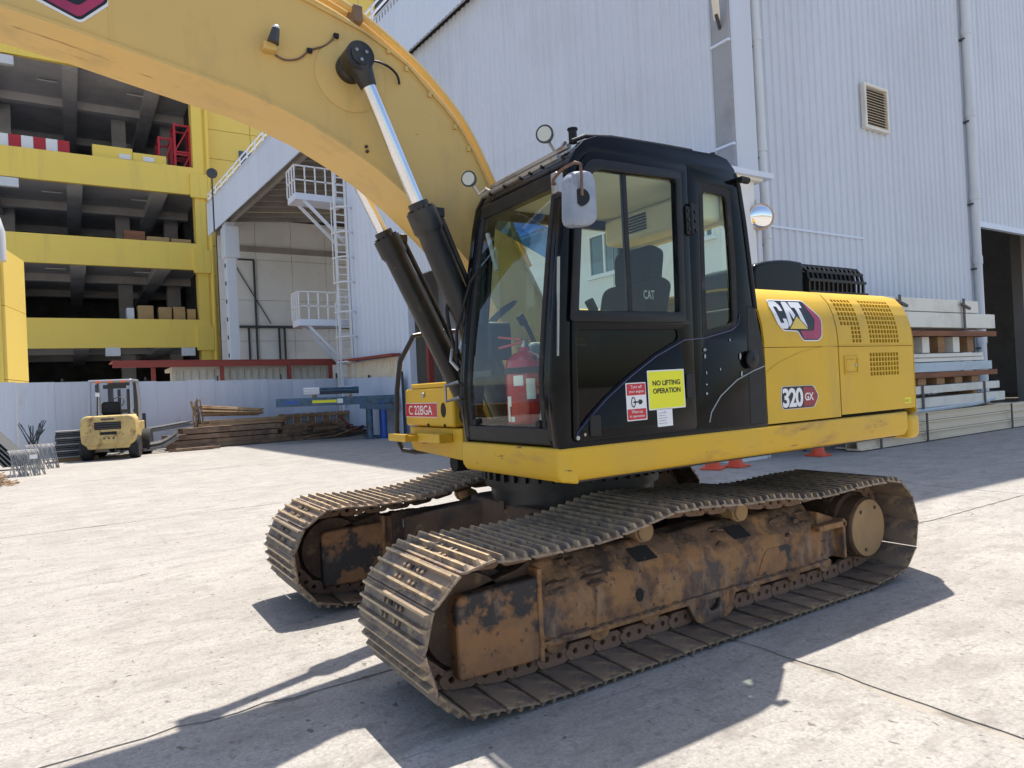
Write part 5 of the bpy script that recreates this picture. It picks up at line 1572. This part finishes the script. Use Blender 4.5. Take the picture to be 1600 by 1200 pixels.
# steel pipes along the top of the boom
pp = [(-3.2, 4.16), (-2.4, 4.18), (-1.95, 4.13), (-1.62, 4.03), (-1.38, 3.90), (-1.14, 3.73), (-.93, 3.53), (-.80, 3.36), (-.66, 3.10), (-.52, 2.80), (-.35, 2.45)]
for yy_, dz_ in ((-.08, 0), (.02, .01), (.12, 0), (.21, .005)):
    MB().tube(catmull([(x, yy_, z+dz_) for x, z in pp], 5), .024 if yy_ != .02 else .030, 10).obj('boom_pipe', 'yellow_boom', boom)
for x_, z_ in ((-2.3, 4.14), (-1.60, 3.985)):
    MB().box((x_-.03, -.13, z_-.05), (x_+.03, .25, z_+.06)).obj('pipe_clamp', 'brown_steel', boom, bevel=.008)
MB().tube(catmull([(-1.90, BN+.03, 4.00), (-1.70, BN+.02, 3.925), (-1.5, BN+.02, 3.82), (-1.25, BN+.02, 3.635), (-1.05, BN+.02, 3.45), (-.88, BN+.02, 3.26), (-.76, BN+.02, 3.05)], 5), .011, 8).obj('lube_pipe', 'yellow_boom', boom)
for x_, z_ in ((-1.42, 3.77), (-1.30, 3.68), (-1.14, 3.54), (-.96, 3.355), (-.86, 3.22)):
    MB().box((x_-.012, BN-.005, z_-.012), (x_+.012, BN+.045, z_+.02)).obj('pipe_clip', 'yellow_boom', boom)

# ---- boom cylinders
def cylinder(y, eye, knee, foot, name):
    e, k, f = Vector((eye[0], y, eye[1])), Vector((knee[0], y, knee[1])), Vector((foot[0], y, foot[1]))
    d = (k-e).normalized()
    s = Vector((0, 1, 0))
    br = MB().cyl(k+d*.10, f, .082, 28).obj('cylinder_barrel', 'black_steel', ex)
    MB().cyl(k-d*.035, k+d*.015, .066, 24).obj('gland', 'black_steel', br)
    MB().cyl(k+d*.016, k+d*.15, .098, 28).obj('cylinder_head', 'black_steel', br)
    MB().cyl(k+d*.15, k+d*.165, .09, 28).obj('head_ring', 'black_steel', br)
    for q in range(8):
        a = 2*pi*q/8
        up = d.cross(s)
        c = k+d*.016+(s*cos(a)+up*sin(a))*.078
        MB().cyl(c-d*.014, c, .012, 6).obj('head_bolt', 'black_steel', br)
    rod = MB().cyl(e+d*.16, k, .044, 28).obj('cylinder_rod', 'chrome', br)
    MB().cyl(e+d*.04, e+d*.17, .075, 24, .05).obj('rod_neck', 'black_steel', br)
    MB().cyl(e-s*.065, e+s*.065, .086, 28).obj('rod_eye', 'black_steel', br)
    MB().cyl(e-s*.078, e-s*.064, .06, 24).obj('eye_cap', 'black_steel', br)
    for q in range(3):
        a = 2*pi*q/3+.5
        c = e-s*.078+Vector((cos(a), 0, sin(a)))*.035
        MB().cyl(c, c-s*.008, .011, 6).obj('cap_bolt', 'steel', br)
    up = d.cross(s).normalized()
    if up.x < 0: up = -up
    off = up*.115
    MB().tube([k+d*.05+up*.09, k+d*.06+off, k+d*.5+off, f-d*.25+off, f-d*.18+up*.07], .02, 10).obj('hydraulic_pipe', 'black_steel', br)
    MB().box(tuple(k+d*.07+off-Vector((.03, .03, .03))), tuple(k+d*.07+off+Vector((.03, .03, .03)))).obj('pipe_flange', 'black_steel', br, bevel=.006)
    MB().cyl(f-s*.06, f+s*.06, .10, 24).obj('foot_eye', 'black_steel', br)
    return br
cylinder(-.30, (-1.690, 3.60), (-1.320, 2.735), (-.72, 1.30), 'near')
cylinder(.42, (-1.69, 3.57), (-1.262, 2.715), (-.60, 1.38), 'far')
MB().prism([(-.72, 1.16), (-.20, 1.16), (.05, 1.9), (-.45, 1.95), (-.55, 1.5), (-.70, 1.36)], -.22, -.16, XZ).obj('boom_bracket', 'yellow', ex, bevel=.006)
MB().prism([(-.72, 1.16), (-.20, 1.16), (.05, 1.9), (-.45, 1.95), (-.55, 1.5), (-.70, 1.36)], .30, .36, XZ).obj('boom_bracket', 'yellow', ex, bevel=.006)
MB().tube(catmull([(-.50, -.12, 2.2), (-.78, -.18, 2.0), (-.9, -.22, 1.7), (-.8, -.25, 1.35)], 6), .025, 8).obj('hydraulic_hose', 'rubber', ex)
MB().tube(catmull([(-.46, .05, 2.2), (-.72, .0, 1.95), (-.86, .0, 1.65), (-.7, .0, 1.25)], 6), .025, 8).obj('hydraulic_hose', 'rubber', ex)
MB().tube(catmull([(-1.08, -.30, 2.32), (-1.15, -.28, 2.1), (-1.10, -.28, 1.8), (-1.05, -.30, 1.5)], 6), .012, 8).obj('cab_hose', 'rubber', ex)

# ================================================================== THINGS AROUND THE MACHINE
# ---- fire extinguisher standing inside the windscreen
fe = tag(empty('fire_extinguisher', (-.93, -.80, 1.277)), 'red fire extinguisher standing behind the cab windscreen', 'extinguisher')
fx, fy_ = -.93, -.83
MB().lathe([(.0, .06), (.115, .06), (.12, .08), (.12, .40), (.11, .45), (.07, .49), (.035, .505), (.03, .53), (0, .53)], (fx, fy_, 1.277), 'z', 32).obj('cylinder_body', 'ext_red', fe)
MB().lathe([(.0, .0), (.118, .0), (.124, .02), (.124, .075), (.0, .075)], (fx, fy_, 1.277), 'z', 32).obj('base_cup', 'rubber', fe)
MB().lathe([(.121, .37), (.126, .372), (.126, .405), (.121, .407)], (fx, fy_, 1.277), 'z', 32).obj('strap', 'rubber', fe)
MB().cyl((fx, fy_, 1.80), (fx, fy_, 1.845), .022, 12).obj('valve', 'steel', fe)
MB().beam((fx-.02, fy_-.01, 1.835), (fx-.10, fy_+.12, 1.81), .025, .012).obj('lever', 'ext_red', fe)
MB().beam((fx-.02, fy_-.01, 1.85), (fx-.10, fy_+.12, 1.875), .025, .012).obj('lever', 'ext_red', fe)
for (a0, z0, z1, w) in ((215, .30, .36, .5), (250, .22, .34, .45), (180, .18, .24, .3), (176, .09, .20, .2), (192, .09, .12, .25)):
    seg_ = [radians(a0)+w*(k/5-.5) for k in range(6)]
    vs = [(fx+.1215*cos(a), fy_+.1215*sin(a), 1.277+z) for z in (z0, z1) for a in seg_]
    vs += [(fx+.1225*cos(a), fy_+.1225*sin(a), 1.277+z) for z in (z0, z1) for a in seg_]
    f = [(12+k, 13+k, 19+k, 18+k) for k in range(5)]+[(k, k+6, k+7, k+1) for k in range(5)]
    MB().add(vs, f).obj('paper_label', 'white', fe, smooth=0)

# ---- traffic cones
def cone(x, y, label):
    r = tag(empty('traffic_cone', (0, 0, 0)), label, 'cone', 'orange traffic cones under the machine')
    MB().prism(rounded([(-.19, -.19), (.19, -.19), (.19, .19), (-.19, .19)], .05), 0, .035, XY).obj('base', 'cone', r, bevel=.008)
    MB().lathe([(.135, .034), (.03, .46), (.025, .47), (0, .47)], (0, 0, 0), 'z', 24).obj('cone_body', 'cone', r)
    MB().lathe([(.102, .175), (.104, .176), (.078, .285), (.076, .285)], (0, 0, 0), 'z', 24).obj('band', 'white', r)
    r.location = (x, y, 0); r.rotation_euler = (0, 0, random.random())
cone(6.14, 4.05, 'left of two adjoining orange cones behind the track')
cone(6.62, 3.95, 'right of two adjoining orange cones behind the track')
cone(8.80, 3.80, 'lone orange cone near the end of the stacked beams')

# ---- stacks of panels and beams along the hall wall
def stack(name, x0, x1, y0, y1, z0, z1, m, label, cat, n=1, grp=None, bv=.01):
    r = tag(empty(name, ((x0+x1)/2, (y0+y1)/2, z0)), label, cat, grp)
    for k in range(n):
        h = (z1-z0)/n
        dx = random.uniform(-.05, .05)
        MB().box((x0+dx, y0+random.uniform(0, .03), z0+h*k+.004), (x1+dx, y1, z0+h*(k+1)-.004)).obj('panel', m, r, bevel=bv)
    return r
def channel(mb, x0, x1, y0, z0, w, h, t=.03):
    """C-section lying with its open side to the front"""
    mb.box((x0, y0, z0), (x1, y0+w, z0+t)); mb.box((x0, y0, z0+h-t), (x1, y0+w, z0+h)); mb.box((x0, y0+w*.16, z0+t), (x1, y0+w*.16+t, z0+h-t))
    return mb
bs = tag(empty('steel_beam_stack', (13, 3.8, 0)), 'long cream steel beams stacked on the ground along the hall', 'steel beams')
for k, (x0, x1, z0, h) in enumerate(((9.72, 17.6, .02, .20), (10.6, 17.3, .23, .20), (10.9, 16.6, .44, .18))):
    channel(MB(), x0, x1, 3.5+.05*k, z0, .30, h).obj('beam', 'beam_cream', bs, bevel=.004)
    channel(MB(), x0+.2, x1-.3, 3.86+.03*k, z0, .30, h).obj('beam', 'beam_cream', bs, bevel=.004)
for xx in (10.4, 12.2, 16.2):
    MB().box((xx, 3.47, .01), (xx+.05, 3.495, .62)).obj('strap', 'strap', bs)
channel(MB(), 16.9, 21, 3.75, .02, .3, .55, .05).obj('beam', 'beam_cream', bs, bevel=.004)
tube_ = tag(MB().tube(catmull([(10.2, 3.62, .66), (12.5, 3.60, .67), (14.6, 3.60, .70), (15.6, 3.60, .78)], 6), .05, 10).obj('blue_pipe', 'panel_blue'), 'pale blue plastic pipe lying on top of the cream beams', 'pipe')
s1 = stack('white_panel_pack', 9.4, 16.1, 3.55, 4.4, .72, .94, 'panel_white', 'lower white panel pack above the cream beams', 'panel pack')
MB().box((9.6, 3.6, .64), (9.75, 4.4, .72)).obj('bearer', 'wood', s1); MB().box((15.2, 3.6, .64), (15.35, 4.4, .72)).obj('bearer', 'wood', s1)
s2 = stack('white_panel_pack', 9.4, 15.9, 3.55, 4.4, 1.02, 1.20, 'panel_white', 'upper white panel pack under the orange timber rack', 'panel pack')
for xx in (9.9, 14.6):
    MB().box((xx, 3.6, .945), (xx+.18, 4.4, 1.015)).obj('bearer', 'wood', s2)
for xx in (12.2, 15.0):
    MB().box((xx, 3.53, .70), (xx+.06, 3.548, 1.21)).obj('strap', 'strap', s2)
rk = tag(empty('timber_rack', (13, 4.1, 1.2)), 'orange timber and dark steel rack carrying the panel packs', 'rack')
for z0, x1 in ((1.36, 15.75), (2.28, 15.8)):
    for yy in (3.55, 4.35):
        MB().box((9.3, yy, z0), (x1, yy+.1, z0+.12)).obj('rail', 'wood_orange', rk, bevel=.006)
    for k in range(9):
        MB().box((9.5+k*.78, 3.66, z0+.01), (9.72+k*.78, 4.34, z0+.11)).obj('board', 'wood_orange', rk, bevel=.006)
for xx in (9.35, 16.05):
    for yy in (4.16, 4.46):
        MB().box((xx, yy, .0), (xx+.06, yy+.06, 2.42)).obj('upright', 'post_dark', rk)
for k in range(8):
    xx = 9.9+k*.68
    MB().box((xx, 3.7, 1.92), (xx+.30, 4.3, 2.275)).obj('packing_block', 'wood' if k % 2 else 'panel_white', rk)
for k in range(7):
    xx = 9.8+k*.8
    MB().box((xx, 3.62, 1.21), (xx+.34, 4.3, 1.355)).obj('packing_block', 'wood', rk)
stack('blue_panel_pack', 9.5, 15.4, 3.52, 4.4, 1.49, 1.70, 'panel_blue', 'pale blue panel pack on the lower shelf of the timber rack', 'panel pack', 1)
stack('grey_panel_pack', 9.5, 15.2, 3.58, 4.4, 1.71, 1.90, 'panel_white', 'thin grey white panels lying on the pale blue panel pack', 'panel pack', 2)
t1 = stack('cream_panel_pack', 8.9, 15.6, 3.5, 4.5, 2.46, 2.80, 'panel_white', 'thick cream panel pack on top of the timber rack', 'panel pack', 1)
t2 = stack('cream_panel_pack', 8.9, 14.9, 3.5, 4.5, 2.81, 3.10, 'panel_white', 'topmost cream panel pack strapped above the rack', 'panel pack', 1)
for xx in (11.3, 14.0):
    MB().box((xx, 3.44, 2.42), (xx+.07, 3.465, 3.13)).obj('strap', 'strap', t2)
    MB().beam((xx-.1, 3.44, 3.0), (xx+.28, 3.44, 2.9), .05, .05).obj('strap_end', 'strap', t2)
# timber and crates on the far left of the yard, mirrored in the windscreen
for k, (xx, yy) in enumerate(((-9.6, 8.2), (-8.7, 9.0))):
    cr = tag(empty('turquoise_crate', (xx, yy, .7)), ['right', 'left'][k]+' turquoise crate mirrored in the lower windscreen', 'crate', 'turquoise crates mirrored in the windscreen')
    MB().box((xx, yy, .72), (xx+.75, yy+.6, 1.12)).obj('box', 'cyan_box', cr, bevel=.01)
    MB().box((xx-.02, yy-.02, 1.122), (xx+.77, yy+.62, 1.16)).obj('lid', 'cyan_box', cr, bevel=.008)
tr = tag(empty('timber_pile', (-9, 8.8, 0)), 'pile of brown timbers mirrored in the lower windscreen', 'timber')
for j in range(3):
    for k in range(4):
        p_ = Vector((-11.2+random.uniform(-.1, .1), 6.6+k*.26, .12+j*.235)); q_ = Vector((-7.0+random.uniform(-.1, .1), 10.2+k*.26, .12+j*.235))
        MB().beam(p_, q_, .24, .22).obj('timber', 'wood', tr, bevel=.01)

# ---- convex traffic mirror
cm = tag(empty('convex_mirror', (8.05, 4.35, 0)), 'round convex traffic mirror with orange rim beside the hall corner', 'mirror')
MB().cyl((8.1, 4.4, 0), (8.1, 4.4, 5.0), .05, 12).obj('pole', 'pipe_white', cm)
n_ = 10
def mir(prof, name, m):
    mb = MB().lathe(prof, (0, 0, 0), 'z', 28)
    d = Vector((-.52, -.82, -.12)).normalized(); s = d.cross(Vector((0, 0, 1))).normalized(); u = s.cross(d)
    c = Vector((8.0, 4.22, 4.62))
    mb.v = [tuple(c+s*x+u*y+d*z) for x, y, z in mb.v]
    return mb.obj(name, m, cm, smooth=60)
mir([(.235, -.03), (.25, -.02), (.255, .02), (.245, .03), (.225, .025)], 'rim', 'mirror_rim')
mir([(.232, .0)]+[(.232*cos(pi/2*k/n_), .085*sin(pi/2*k/n_)) for k in range(1, n_)], 'mirror_face', 'mirror')
mir([(.0, -.07), (.1, -.07), (.12, -.02), (0, -.02)], 'mount', 'post_dark')

# ---- forklift (local: x right, y forward, built at the origin)
fk = tag(empty('forklift', (0, 0, 0)), 'weathered yellow forklift seen from behind by the pale blue fence', 'forklift')
cw_ = MB().prism(rounded([(-.74, .55), (-.60, .42), (.60, .42), (.74, .55), (.76, .95), (.74, 1.25), (.62, 1.36), (-.62, 1.36), (-.74, 1.25), (-.76, .95)], [.05, .1, .1, .05, .1, .1, .08, .08, .1, .1]), -.05, .65, lambda u, v, w: (u, w, v)).obj('counterweight', 'fork_yellow', fk, bevel=.07, seg=3)
MB().prism(rounded([(-.56, .34), (.56, .34), (.66, .6), (-.66, .6)], .05), -.02, .5, lambda u, v, w: (u, w, v)).obj('lower_weight', 'fork_yellow', cw_, bevel=.03)
MB().box((-.36, -.062, .93), (.36, -.045, 1.16)).obj('radiator_opening', 'dark_body', cw_)
for k in range(3):
    MB().box((-.34, -.066, .96+k*.07), (.34, -.060, .985+k*.07)).obj('radiator_slat', 'post_dark', cw_)
MB().box((-.22, -.062, .77), (.24, -.045, .86)).obj('slot_opening', 'dark_body', cw_)
MB().box((-.20, -.075, .50), (.24, -.03, .72)).obj('hitch_plate', 'fork_yellow', cw_, bevel=.015)
for xx in (-.1, .03, .15):
    MB().cyl((xx, -.085, .66), (xx, -.05, .66), .03, 12).obj('hitch_bolt', 'post_dark', cw_)
MB().box((-.18, -.058, 1.22), (.18, -.046, 1.27)).obj('maker_badge', 'post_dark', cw_)
MB().box((-.62, .55, .45), (.62, 2.3, 1.12)).obj('chassis', 'fork_yellow', fk, bevel=.03)
MB().box((-.60, .45, 1.12), (.60, 1.15, 1.36)).obj('engine_cover', 'fork_yellow', fk, bevel=.04)
def wheel(x, y, r, w):
    t = MB().lathe([(r*.55, -w/2), (r*.92, -w/2), (r, -w*.36), (r, w*.36), (r*.92, w/2), (r*.55, w/2)], (x, y, r), 'x', 28).obj('wheel', 'rubber', fk)
    MB().lathe([(0, -w*.30), (r*.56, -w*.42), (r*.57, w*.42), (0, w*.30)], (x, y, r), 'x', 20).obj('rim', 'fork_yellow', t)
wheel(-.66, .35, .36, .28); wheel(.66, .35, .36, .28)
wheel(-.68, 1.95, .42, .36); wheel(.68, 1.95, .42, .36)
seat_ = MB().prism(rounded([(-.26, 1.40), (.26, 1.40), (.26, 1.72), (.20, 1.78), (-.20, 1.78), (-.26, 1.72)], .05), .72, .84, lambda u, v, w: (u-.06, w, v)).obj('seat_back', 'black_matte', fk, bevel=.03)
MB().box((-.30, .74, 1.362), (.18, 1.2, 1.46)).obj('seat_cushion', 'black_matte', fk, bevel=.03)
gd = []
for x in (-.58, .58):
    MB().tube([(x, .45, 1.30), (x, .50, 1.9), (x*.98, .58, 2.38)], .042, 8).obj('guard_post', 'silver_frame', fk)
    MB().tube([(x, 1.75, 1.1), (x, 1.70, 1.9), (x*.98, 1.55, 2.40)], .042, 8).obj('guard_post', 'silver_frame', fk)
MB().prism(rounded([(-.62, .50), (.62, .50), (.62, 1.62), (-.62, 1.62)], .1), 2.40, 2.47, XY).obj('guard_roof', 'silver_frame', fk, bevel=.02)
for x in (-.32, .0, .36):
    MB().box((x-.09, .47, 2.37), (x+.09, .52, 2.43)).obj('tail_lamp', 'signal_orange', fk, bevel=.01)
MB().box((-.42, .50, 1.95), (-.30, .53, 2.07)).obj('white_tag', 'white', fk)
MB().tube([(-.40, .55, 1.36), (-.36, .56, 2.35)], .02, 6).obj('exhaust_pipe', 'post_dark', fk)
MB().cyl((-.38, .56, 2.1), (-.38, .56, 2.33), .05, 10).obj('exhaust_cap', 'post_dark', fk)
MB().tube([(.0, 1.35, 1.45), (.02, 1.45, 1.75)], .03, 8).obj('steering_column', 'post_dark', fk)
sw = MB(); sw.tube([(.02+.17*cos(a), 1.44+.06*sin(a), 1.77+.15*sin(a)) for a in [2*pi*k/16 for k in range(17)]], .015, 6); sw.obj('steering_wheel', 'post_dark', fk)
MB().box((-.36, 1.25, 2.2), (.30, 1.3, 2.33)).obj('dash_screen', 'post_dark', fk)
for x in (-.38, .38):
    MB().box((x-.07, 2.30, .10), (x+.07, 2.46, 2.42)).obj('mast_rail', 'post_dark', fk)
    MB().box((x-.04, 2.47, .10), (x+.04, 2.58, 2.30)).obj('inner_rail', 'post_dark', fk)
for zz in (.35, 1.4, 2.32):
    MB().box((-.38, 2.34, zz), (.38, 2.42, zz+.12)).obj('mast_crossbar', 'post_dark', fk)
for x in (-.30, .30):
    MB().cyl((x*.45, 2.40, .3), (x*.45, 2.40, 2.2), .05, 10).obj('lift_ram', 'post_dark', fk)
MB().box((-.55, 2.60, .12), (.55, 2.66, .62)).obj('fork_carriage', 'post_dark', fk)
for x in (-.55, .55):
    MB().box((x-.05, 2.60, .5), (x+.05, 2.68, 1.35)).obj('backrest_bar', 'post_dark', fk)
for x in (-.33, .33):
    MB().box((x-.07, 2.66, .06), (x+.07, 3.85, .11)).obj('fork', 'post_dark', fk, bevel=.01)
fk.location = (-2.33, 20.2, 0); fk.rotation_euler = (0, 0, radians(-14))

# ---- steel and rebar piles by the fence
def bars(name, label, cat, x0, x1, y0, z0, rows_, cols, sz, m, jig=.04, rot=0.0, grp=None):
    r = tag(empty(name, ((x0+x1)/2, y0, z0)), label, cat, grp)
    for j in range(rows_):
        for k in range(cols):
            a, b = x0+random.uniform(-jig, jig)*4, x1+random.uniform(-jig, jig)*4
            MB().beam((a, y0+k*sz*1.03, z0+sz*(j+.5)), (b, y0+k*sz*1.03+(b-a)*rot, z0+sz*(j+.5)+random.uniform(-.01, .01)), sz*.96, sz*.94).obj('bar', m, r, smooth=0)
    return r
bars('steel_section_pile', 'dark brown steel sections at the bottom of the pile by the fence', 'steel pile', -.35, 3.6, 22.3, .02, 2, 6, .15, 'brown_steel', .05, .05)
bars('steel_section_pile', 'brown steel sections in the second layer of the pile', 'steel pile', -.45, 3.2, 22.3, .34, 1, 6, .17, 'brown_steel', .04, .05)
bars('steel_section_pile', 'tan edged steel sections in the third layer of the pile', 'steel pile', .05, 3.45, 22.3, .54, 1, 6, .19, 'brown_steel', .05, .05)
bars('steel_section_pile', 'light tan steel flats on top of the brown pile', 'steel pile', .6, 3.6, 22.3, .76, 2, 7, .10, 'tan_steel', .06, .05)
bars('steel_section_pile', 'short dark steel lengths at the right end of the pile', 'steel pile', 3.5, 5.6, 22.6, .02, 4, 4, .15, 'brown_steel', .08, .03)
bars('steel_section_pile', 'loose dark flat lying in front of the steel pile', 'steel pile', -.5, 1.0, 21.4, .01, 1, 3, .09, 'brown_steel', .05, .02)
rb = tag(empty('rod_bundle', (1.5, 22.6, 1.0)), 'tapering bundle of rusty rods lying on top of the steel pile', 'rod bundle')
for k in range(26):
    a = random.uniform(0, 2*pi); q = random.random()**.5
    y0_, z0_ = 22.55+.26*q*cos(a), 1.34+.21*q*sin(a)
    y1_, z1_ = 22.75+.15*q*cos(a), 1.18+.12*q*sin(a)
    MB().cyl((.65, y0_, z0_), (2.75+random.uniform(-.15, .1), y1_, z1_), .034, 6).obj('rod', 'tan_steel', rb)
wt = tag(empty('wire_tangle', (.5, 22.4, .8)), 'upright tangle of rusty tie wire at the end of the rod bundle', 'wire')
for k in range(16):
    x, y = .50+random.uniform(-.16, .16), 22.45+random.uniform(-.15, .15)
    MB().tube(catmull([(x, y, .75), (x+random.uniform(-.1, .1), y, 1.05), (x+random.uniform(-.1, .1), y+.05, 1.35), (x+random.uniform(-.1, .1), y, 1.5+random.random()*.3)], 4), .022, 5).obj('wire', 'tan_steel' if k % 2 else 'brown_steel', wt)
gb = tag(empty('bent_rebar_bundle', (-.2, 22, 0)), 'grey bent steel bars curving down beside the forklift', 'rebar')
for k in range(16):
    y = 21.6+.05*(k % 6); z = .12+.06*(k//4)+.02*(k % 3)
    MB().tube(catmull([(-.25, y, z*1.3+.30), (-.45, y, z+.22), (-.8, y, z+.05), (-1.3, y, z)], 5), .028, 6).obj('bar', 'grey_bar', gb)
g2 = tag(empty('straight_rebar_bundle', (-.4, 22.6, .5)), 'grey straight bars resting above the bent rebar by the forklift', 'rebar')
for k in range(18):
    y, z = 22.5+.055*(k % 6), .62+.06*(k//6)
    MB().cyl((-1.6, y, z), (.25+random.uniform(-.1, .2), y, z+.24), .027, 6).obj('bar', 'grey_bar', g2)
# left edge: hairpin rebar bundles, pallets, coil of wire
def hairpins(cx, cy, n, w, h, lean, label):
    r = tag(empty('hairpin_rebar_bundle', (cx, cy, 0)), label, 'rebar', 'hairpin rebar bundles at the left edge')
    for k in range(n):
        x = cx+(k/(n-1)-.5)*w
        j = random.uniform(-.05, .05); x += random.uniform(-.015, .015)
        MB().tube(catmull([(x+lean+j*2, cy-.10+j, .01), (x+lean*.5, cy+.02, h*.55), (x, cy+.10, h*.95), (x-.05, cy+.35, h), (x-.05, cy+1.0+j, h-.02)], 4), .013, 5).obj('bar', 'grey_bar', r)
hairpins(-4.28, 16.6, 26, .62, .62, .10, 'grey hairpin rebar bundle nearest the camera at the left edge')
hairpins(-4.02, 18.6, 22, .62, .66, .10, 'grey hairpin rebar bundle behind the nearest one at the left')
tagp = tag(MB().box((-4.16, 16.47, .42), (-4.0, 16.49, .52)).obj('paper_tag', 'white'), 'white paper tag on the nearest hairpin rebar bundle', 'tag')
wp = tag(empty('rusty_wire_pile', (-4.75, 14.4, 0)), 'tangled pile of rusty wire and bar offcuts at the left edge', 'scrap pile')
wm = MB()
for k in range(150):
    x, y = -4.85+random.gauss(0, .20), 14.5+random.gauss(0, .3)
    hmax = max(.05, .62-1.3*abs(x+4.9))
    z = random.uniform(.02, hmax)
    a = random.uniform(0, pi)
    wm.tube([(x-.12*cos(a), y-.12*sin(a), max(.015, z+random.uniform(-.08, .06))), (x, y, z), (x+.13*cos(a), y+.13*sin(a), max(.015, z+random.uniform(-.08, .08)))], .012, 4)
w_o = wm.obj('wire_mass', 'tan_steel', wp); w_o["kind"] = "stuff"
for k in range(7):
    pass
lp = tag(empty('leaning_steel_plates', (-4.7, 19.5, 0)), 'dark steel plates leaning against the fence at the far left', 'steel plates')
for k in range(5):
    MB().beam((-5.6+k*.12, 19.9, 1.15-.02*k), (-4.75+k*.12, 19.4, .10), .5, .03).obj('plate', 'post_dark', lp)
pk = tag(empty('strapped_mesh_stack', (-3.3, 21, 0)), 'stack of dark strapped steel mats left of the forklift', 'steel stack')
for k in range(13):
    MB().box((-3.72+random.uniform(-.04, .04), 20.9, .12+k*.065), (-3.0, 21.7, .165+k*.065)).obj('mat', 'post_dark' if k % 3 else 'grey_bar', pk)
MB().box((-3.7, 20.95, 0), (-2.6, 21.6, .11)).obj('bearer', 'wood', pk)
tag(MB().box((-3.0, 21.2, .2), (-2.3, 21.9, .92)).obj('cream_crate', 'panel_white', None, bevel=.02), 'cream crate half hidden behind the forklift wheel', 'crate')
sb = tag(empty('thin_bar_bundle', (-4.0, 21.8, 0)), 'upright bundle of dark thin bars against the fence', 'rebar')
for k in range(18):
    a = random.uniform(-.5, .5)
    MB().cyl((-4.3+random.uniform(-.1, .1), 21.9, .5), (-4.3+a*.8, 21.95, 1.1+random.uniform(-.1, .25)), .014, 5).obj('bar', 'post_dark', sb)

# ---- blue loading platform with tubes on it
bp_ = tag(empty('blue_loading_platform', (5, 20.4, 0)), 'blue steel loading ramp on legs in front of the fence', 'loading ramp')
PA, PB = Vector((2.85, 20.9, 1.47)), Vector((6.9, 19.5, 1.42))
pd = (PB-PA).normalized(); pnn = Vector((-pd.y, pd.x, 0))
MB().beam(PA, PB, .10, .30).obj('side_beam', 'blue_steel', bp_, bevel=.02)
MB().beam(PA+pnn*1.5, PB+pnn*1.5, .10, .30).obj('side_beam', 'blue_steel', bp_, bevel=.02)
MB().beam(PA+pnn*.75+Vector((0, 0, .10)), PB+pnn*.75+Vector((0, 0, .10)), 1.5, .06).obj('deck', 'steel', bp_)
MB().beam(PA+pd*1.25-pnn*.053, PA+pd*2.1-pnn*.053, .01, .10).obj('yellow_plate', 'sign_yellow', bp_)
MB().beam(PA+pd*2.12-pnn*.053, PA+pd*2.32-pnn*.053, .01, .16).obj('white_plate', 'white', bp_)
MB().beam(PA+pd*.3-pnn*.053, PA+pd*.75-pnn*.053, .01, .10).obj('blue_plate', 'blue_bright', bp_)
MB().beam(PA+pd*2.9+Vector((0, 0, -.2)), PB+Vector((0, 0, -.33)), .16, .22).obj('under_beam', 'blue_steel', bp_)
for t, m in ((3.25, 'blue_steel'), (3.75, 'blue_bright')):
    for q in (.05, 1.4):
        c = PA+pd*t+pnn*q
        MB().cyl((c.x, c.y, .0), (c.x, c.y, 1.35), .11, 12).obj('leg', m, bp_)
        MB().box((c.x-.2, c.y-.2, 0), (c.x+.2, c.y+.2, .04)).obj('foot', m, bp_)
    c = PA+pd*t
    MB().beam((c.x, c.y, .7), tuple(c+pnn*1.4-Vector((0, 0, c.z-.7))), .06, .06).obj('cross_tie', m, bp_)
tbs = tag(empty('tube_bundle', (4.8, 20.6, 1.7)), 'bundle of dark blue tubes with white ends on the loading ramp', 'tubes')
for j in range(3):
    for k in range(6):
        c = PA+pd*.95+pnn*(.35+.10*k)+Vector((0, 0, .30+.085*j))
        MB().cyl(c, c+pd*1.95, .042, 8).obj('tube', 'blue_steel' if (k+j) % 3 else 'post_dark', tbs)
        MB().cyl(c-pd*.004-pd*.0, c+pd*.55, .0435, 8).obj('white_wrap', 'white', tbs)
for t in (1.3, 2.6):
    c = PA+pd*t+Vector((0, 0, .18))
    MB().beam(c+pnn*.2, c+pnn*1.1, .12, .12).obj('bearer', 'wood', tbs)
jk = tag(empty('scrap_steel_heap', (5.2, 22.4, 0)), 'dark heap of scrap bars and mesh under the blue ramp', 'scrap pile')
for k in range(40):
    x = 4.5+random.random()*2.0; y = 22.0+random.random()*.9; z = random.uniform(.05, .75)*(1-abs(x-5.2)/2.2)
    a = random.uniform(-.35, .35)
    MB().beam((x-.6*cos(a), y, max(.05, z-.5*sin(a))), (x+.6*cos(a), y+random.uniform(-.2, .2), max(.05, z+.5*sin(a))), .06, .06).obj('bar', 'brown_steel' if k % 4 else 'post_dark', jk)
MB().beam((5.45, 21.9, .85), (6.1, 21.9, .2), .05, .05).obj('red_bar', 'red_steel', jk)
cg = tag(empty('timber_pallet', (5, 24, 0)), 'weathered timber pallet standing against the fence under the ramp', 'pallet')
for k in range(10):
    MB().box((3.75+k*.30, 24.2, .05), (4.0+k*.30, 24.26, 1.0)).obj('slat', 'grey_bar' if k % 2 else 'wood', cg)
for zz in (.2, .85):
    MB().box((3.7, 24.14, zz), (6.8, 24.195, zz+.1)).obj('batten', 'wood', cg)
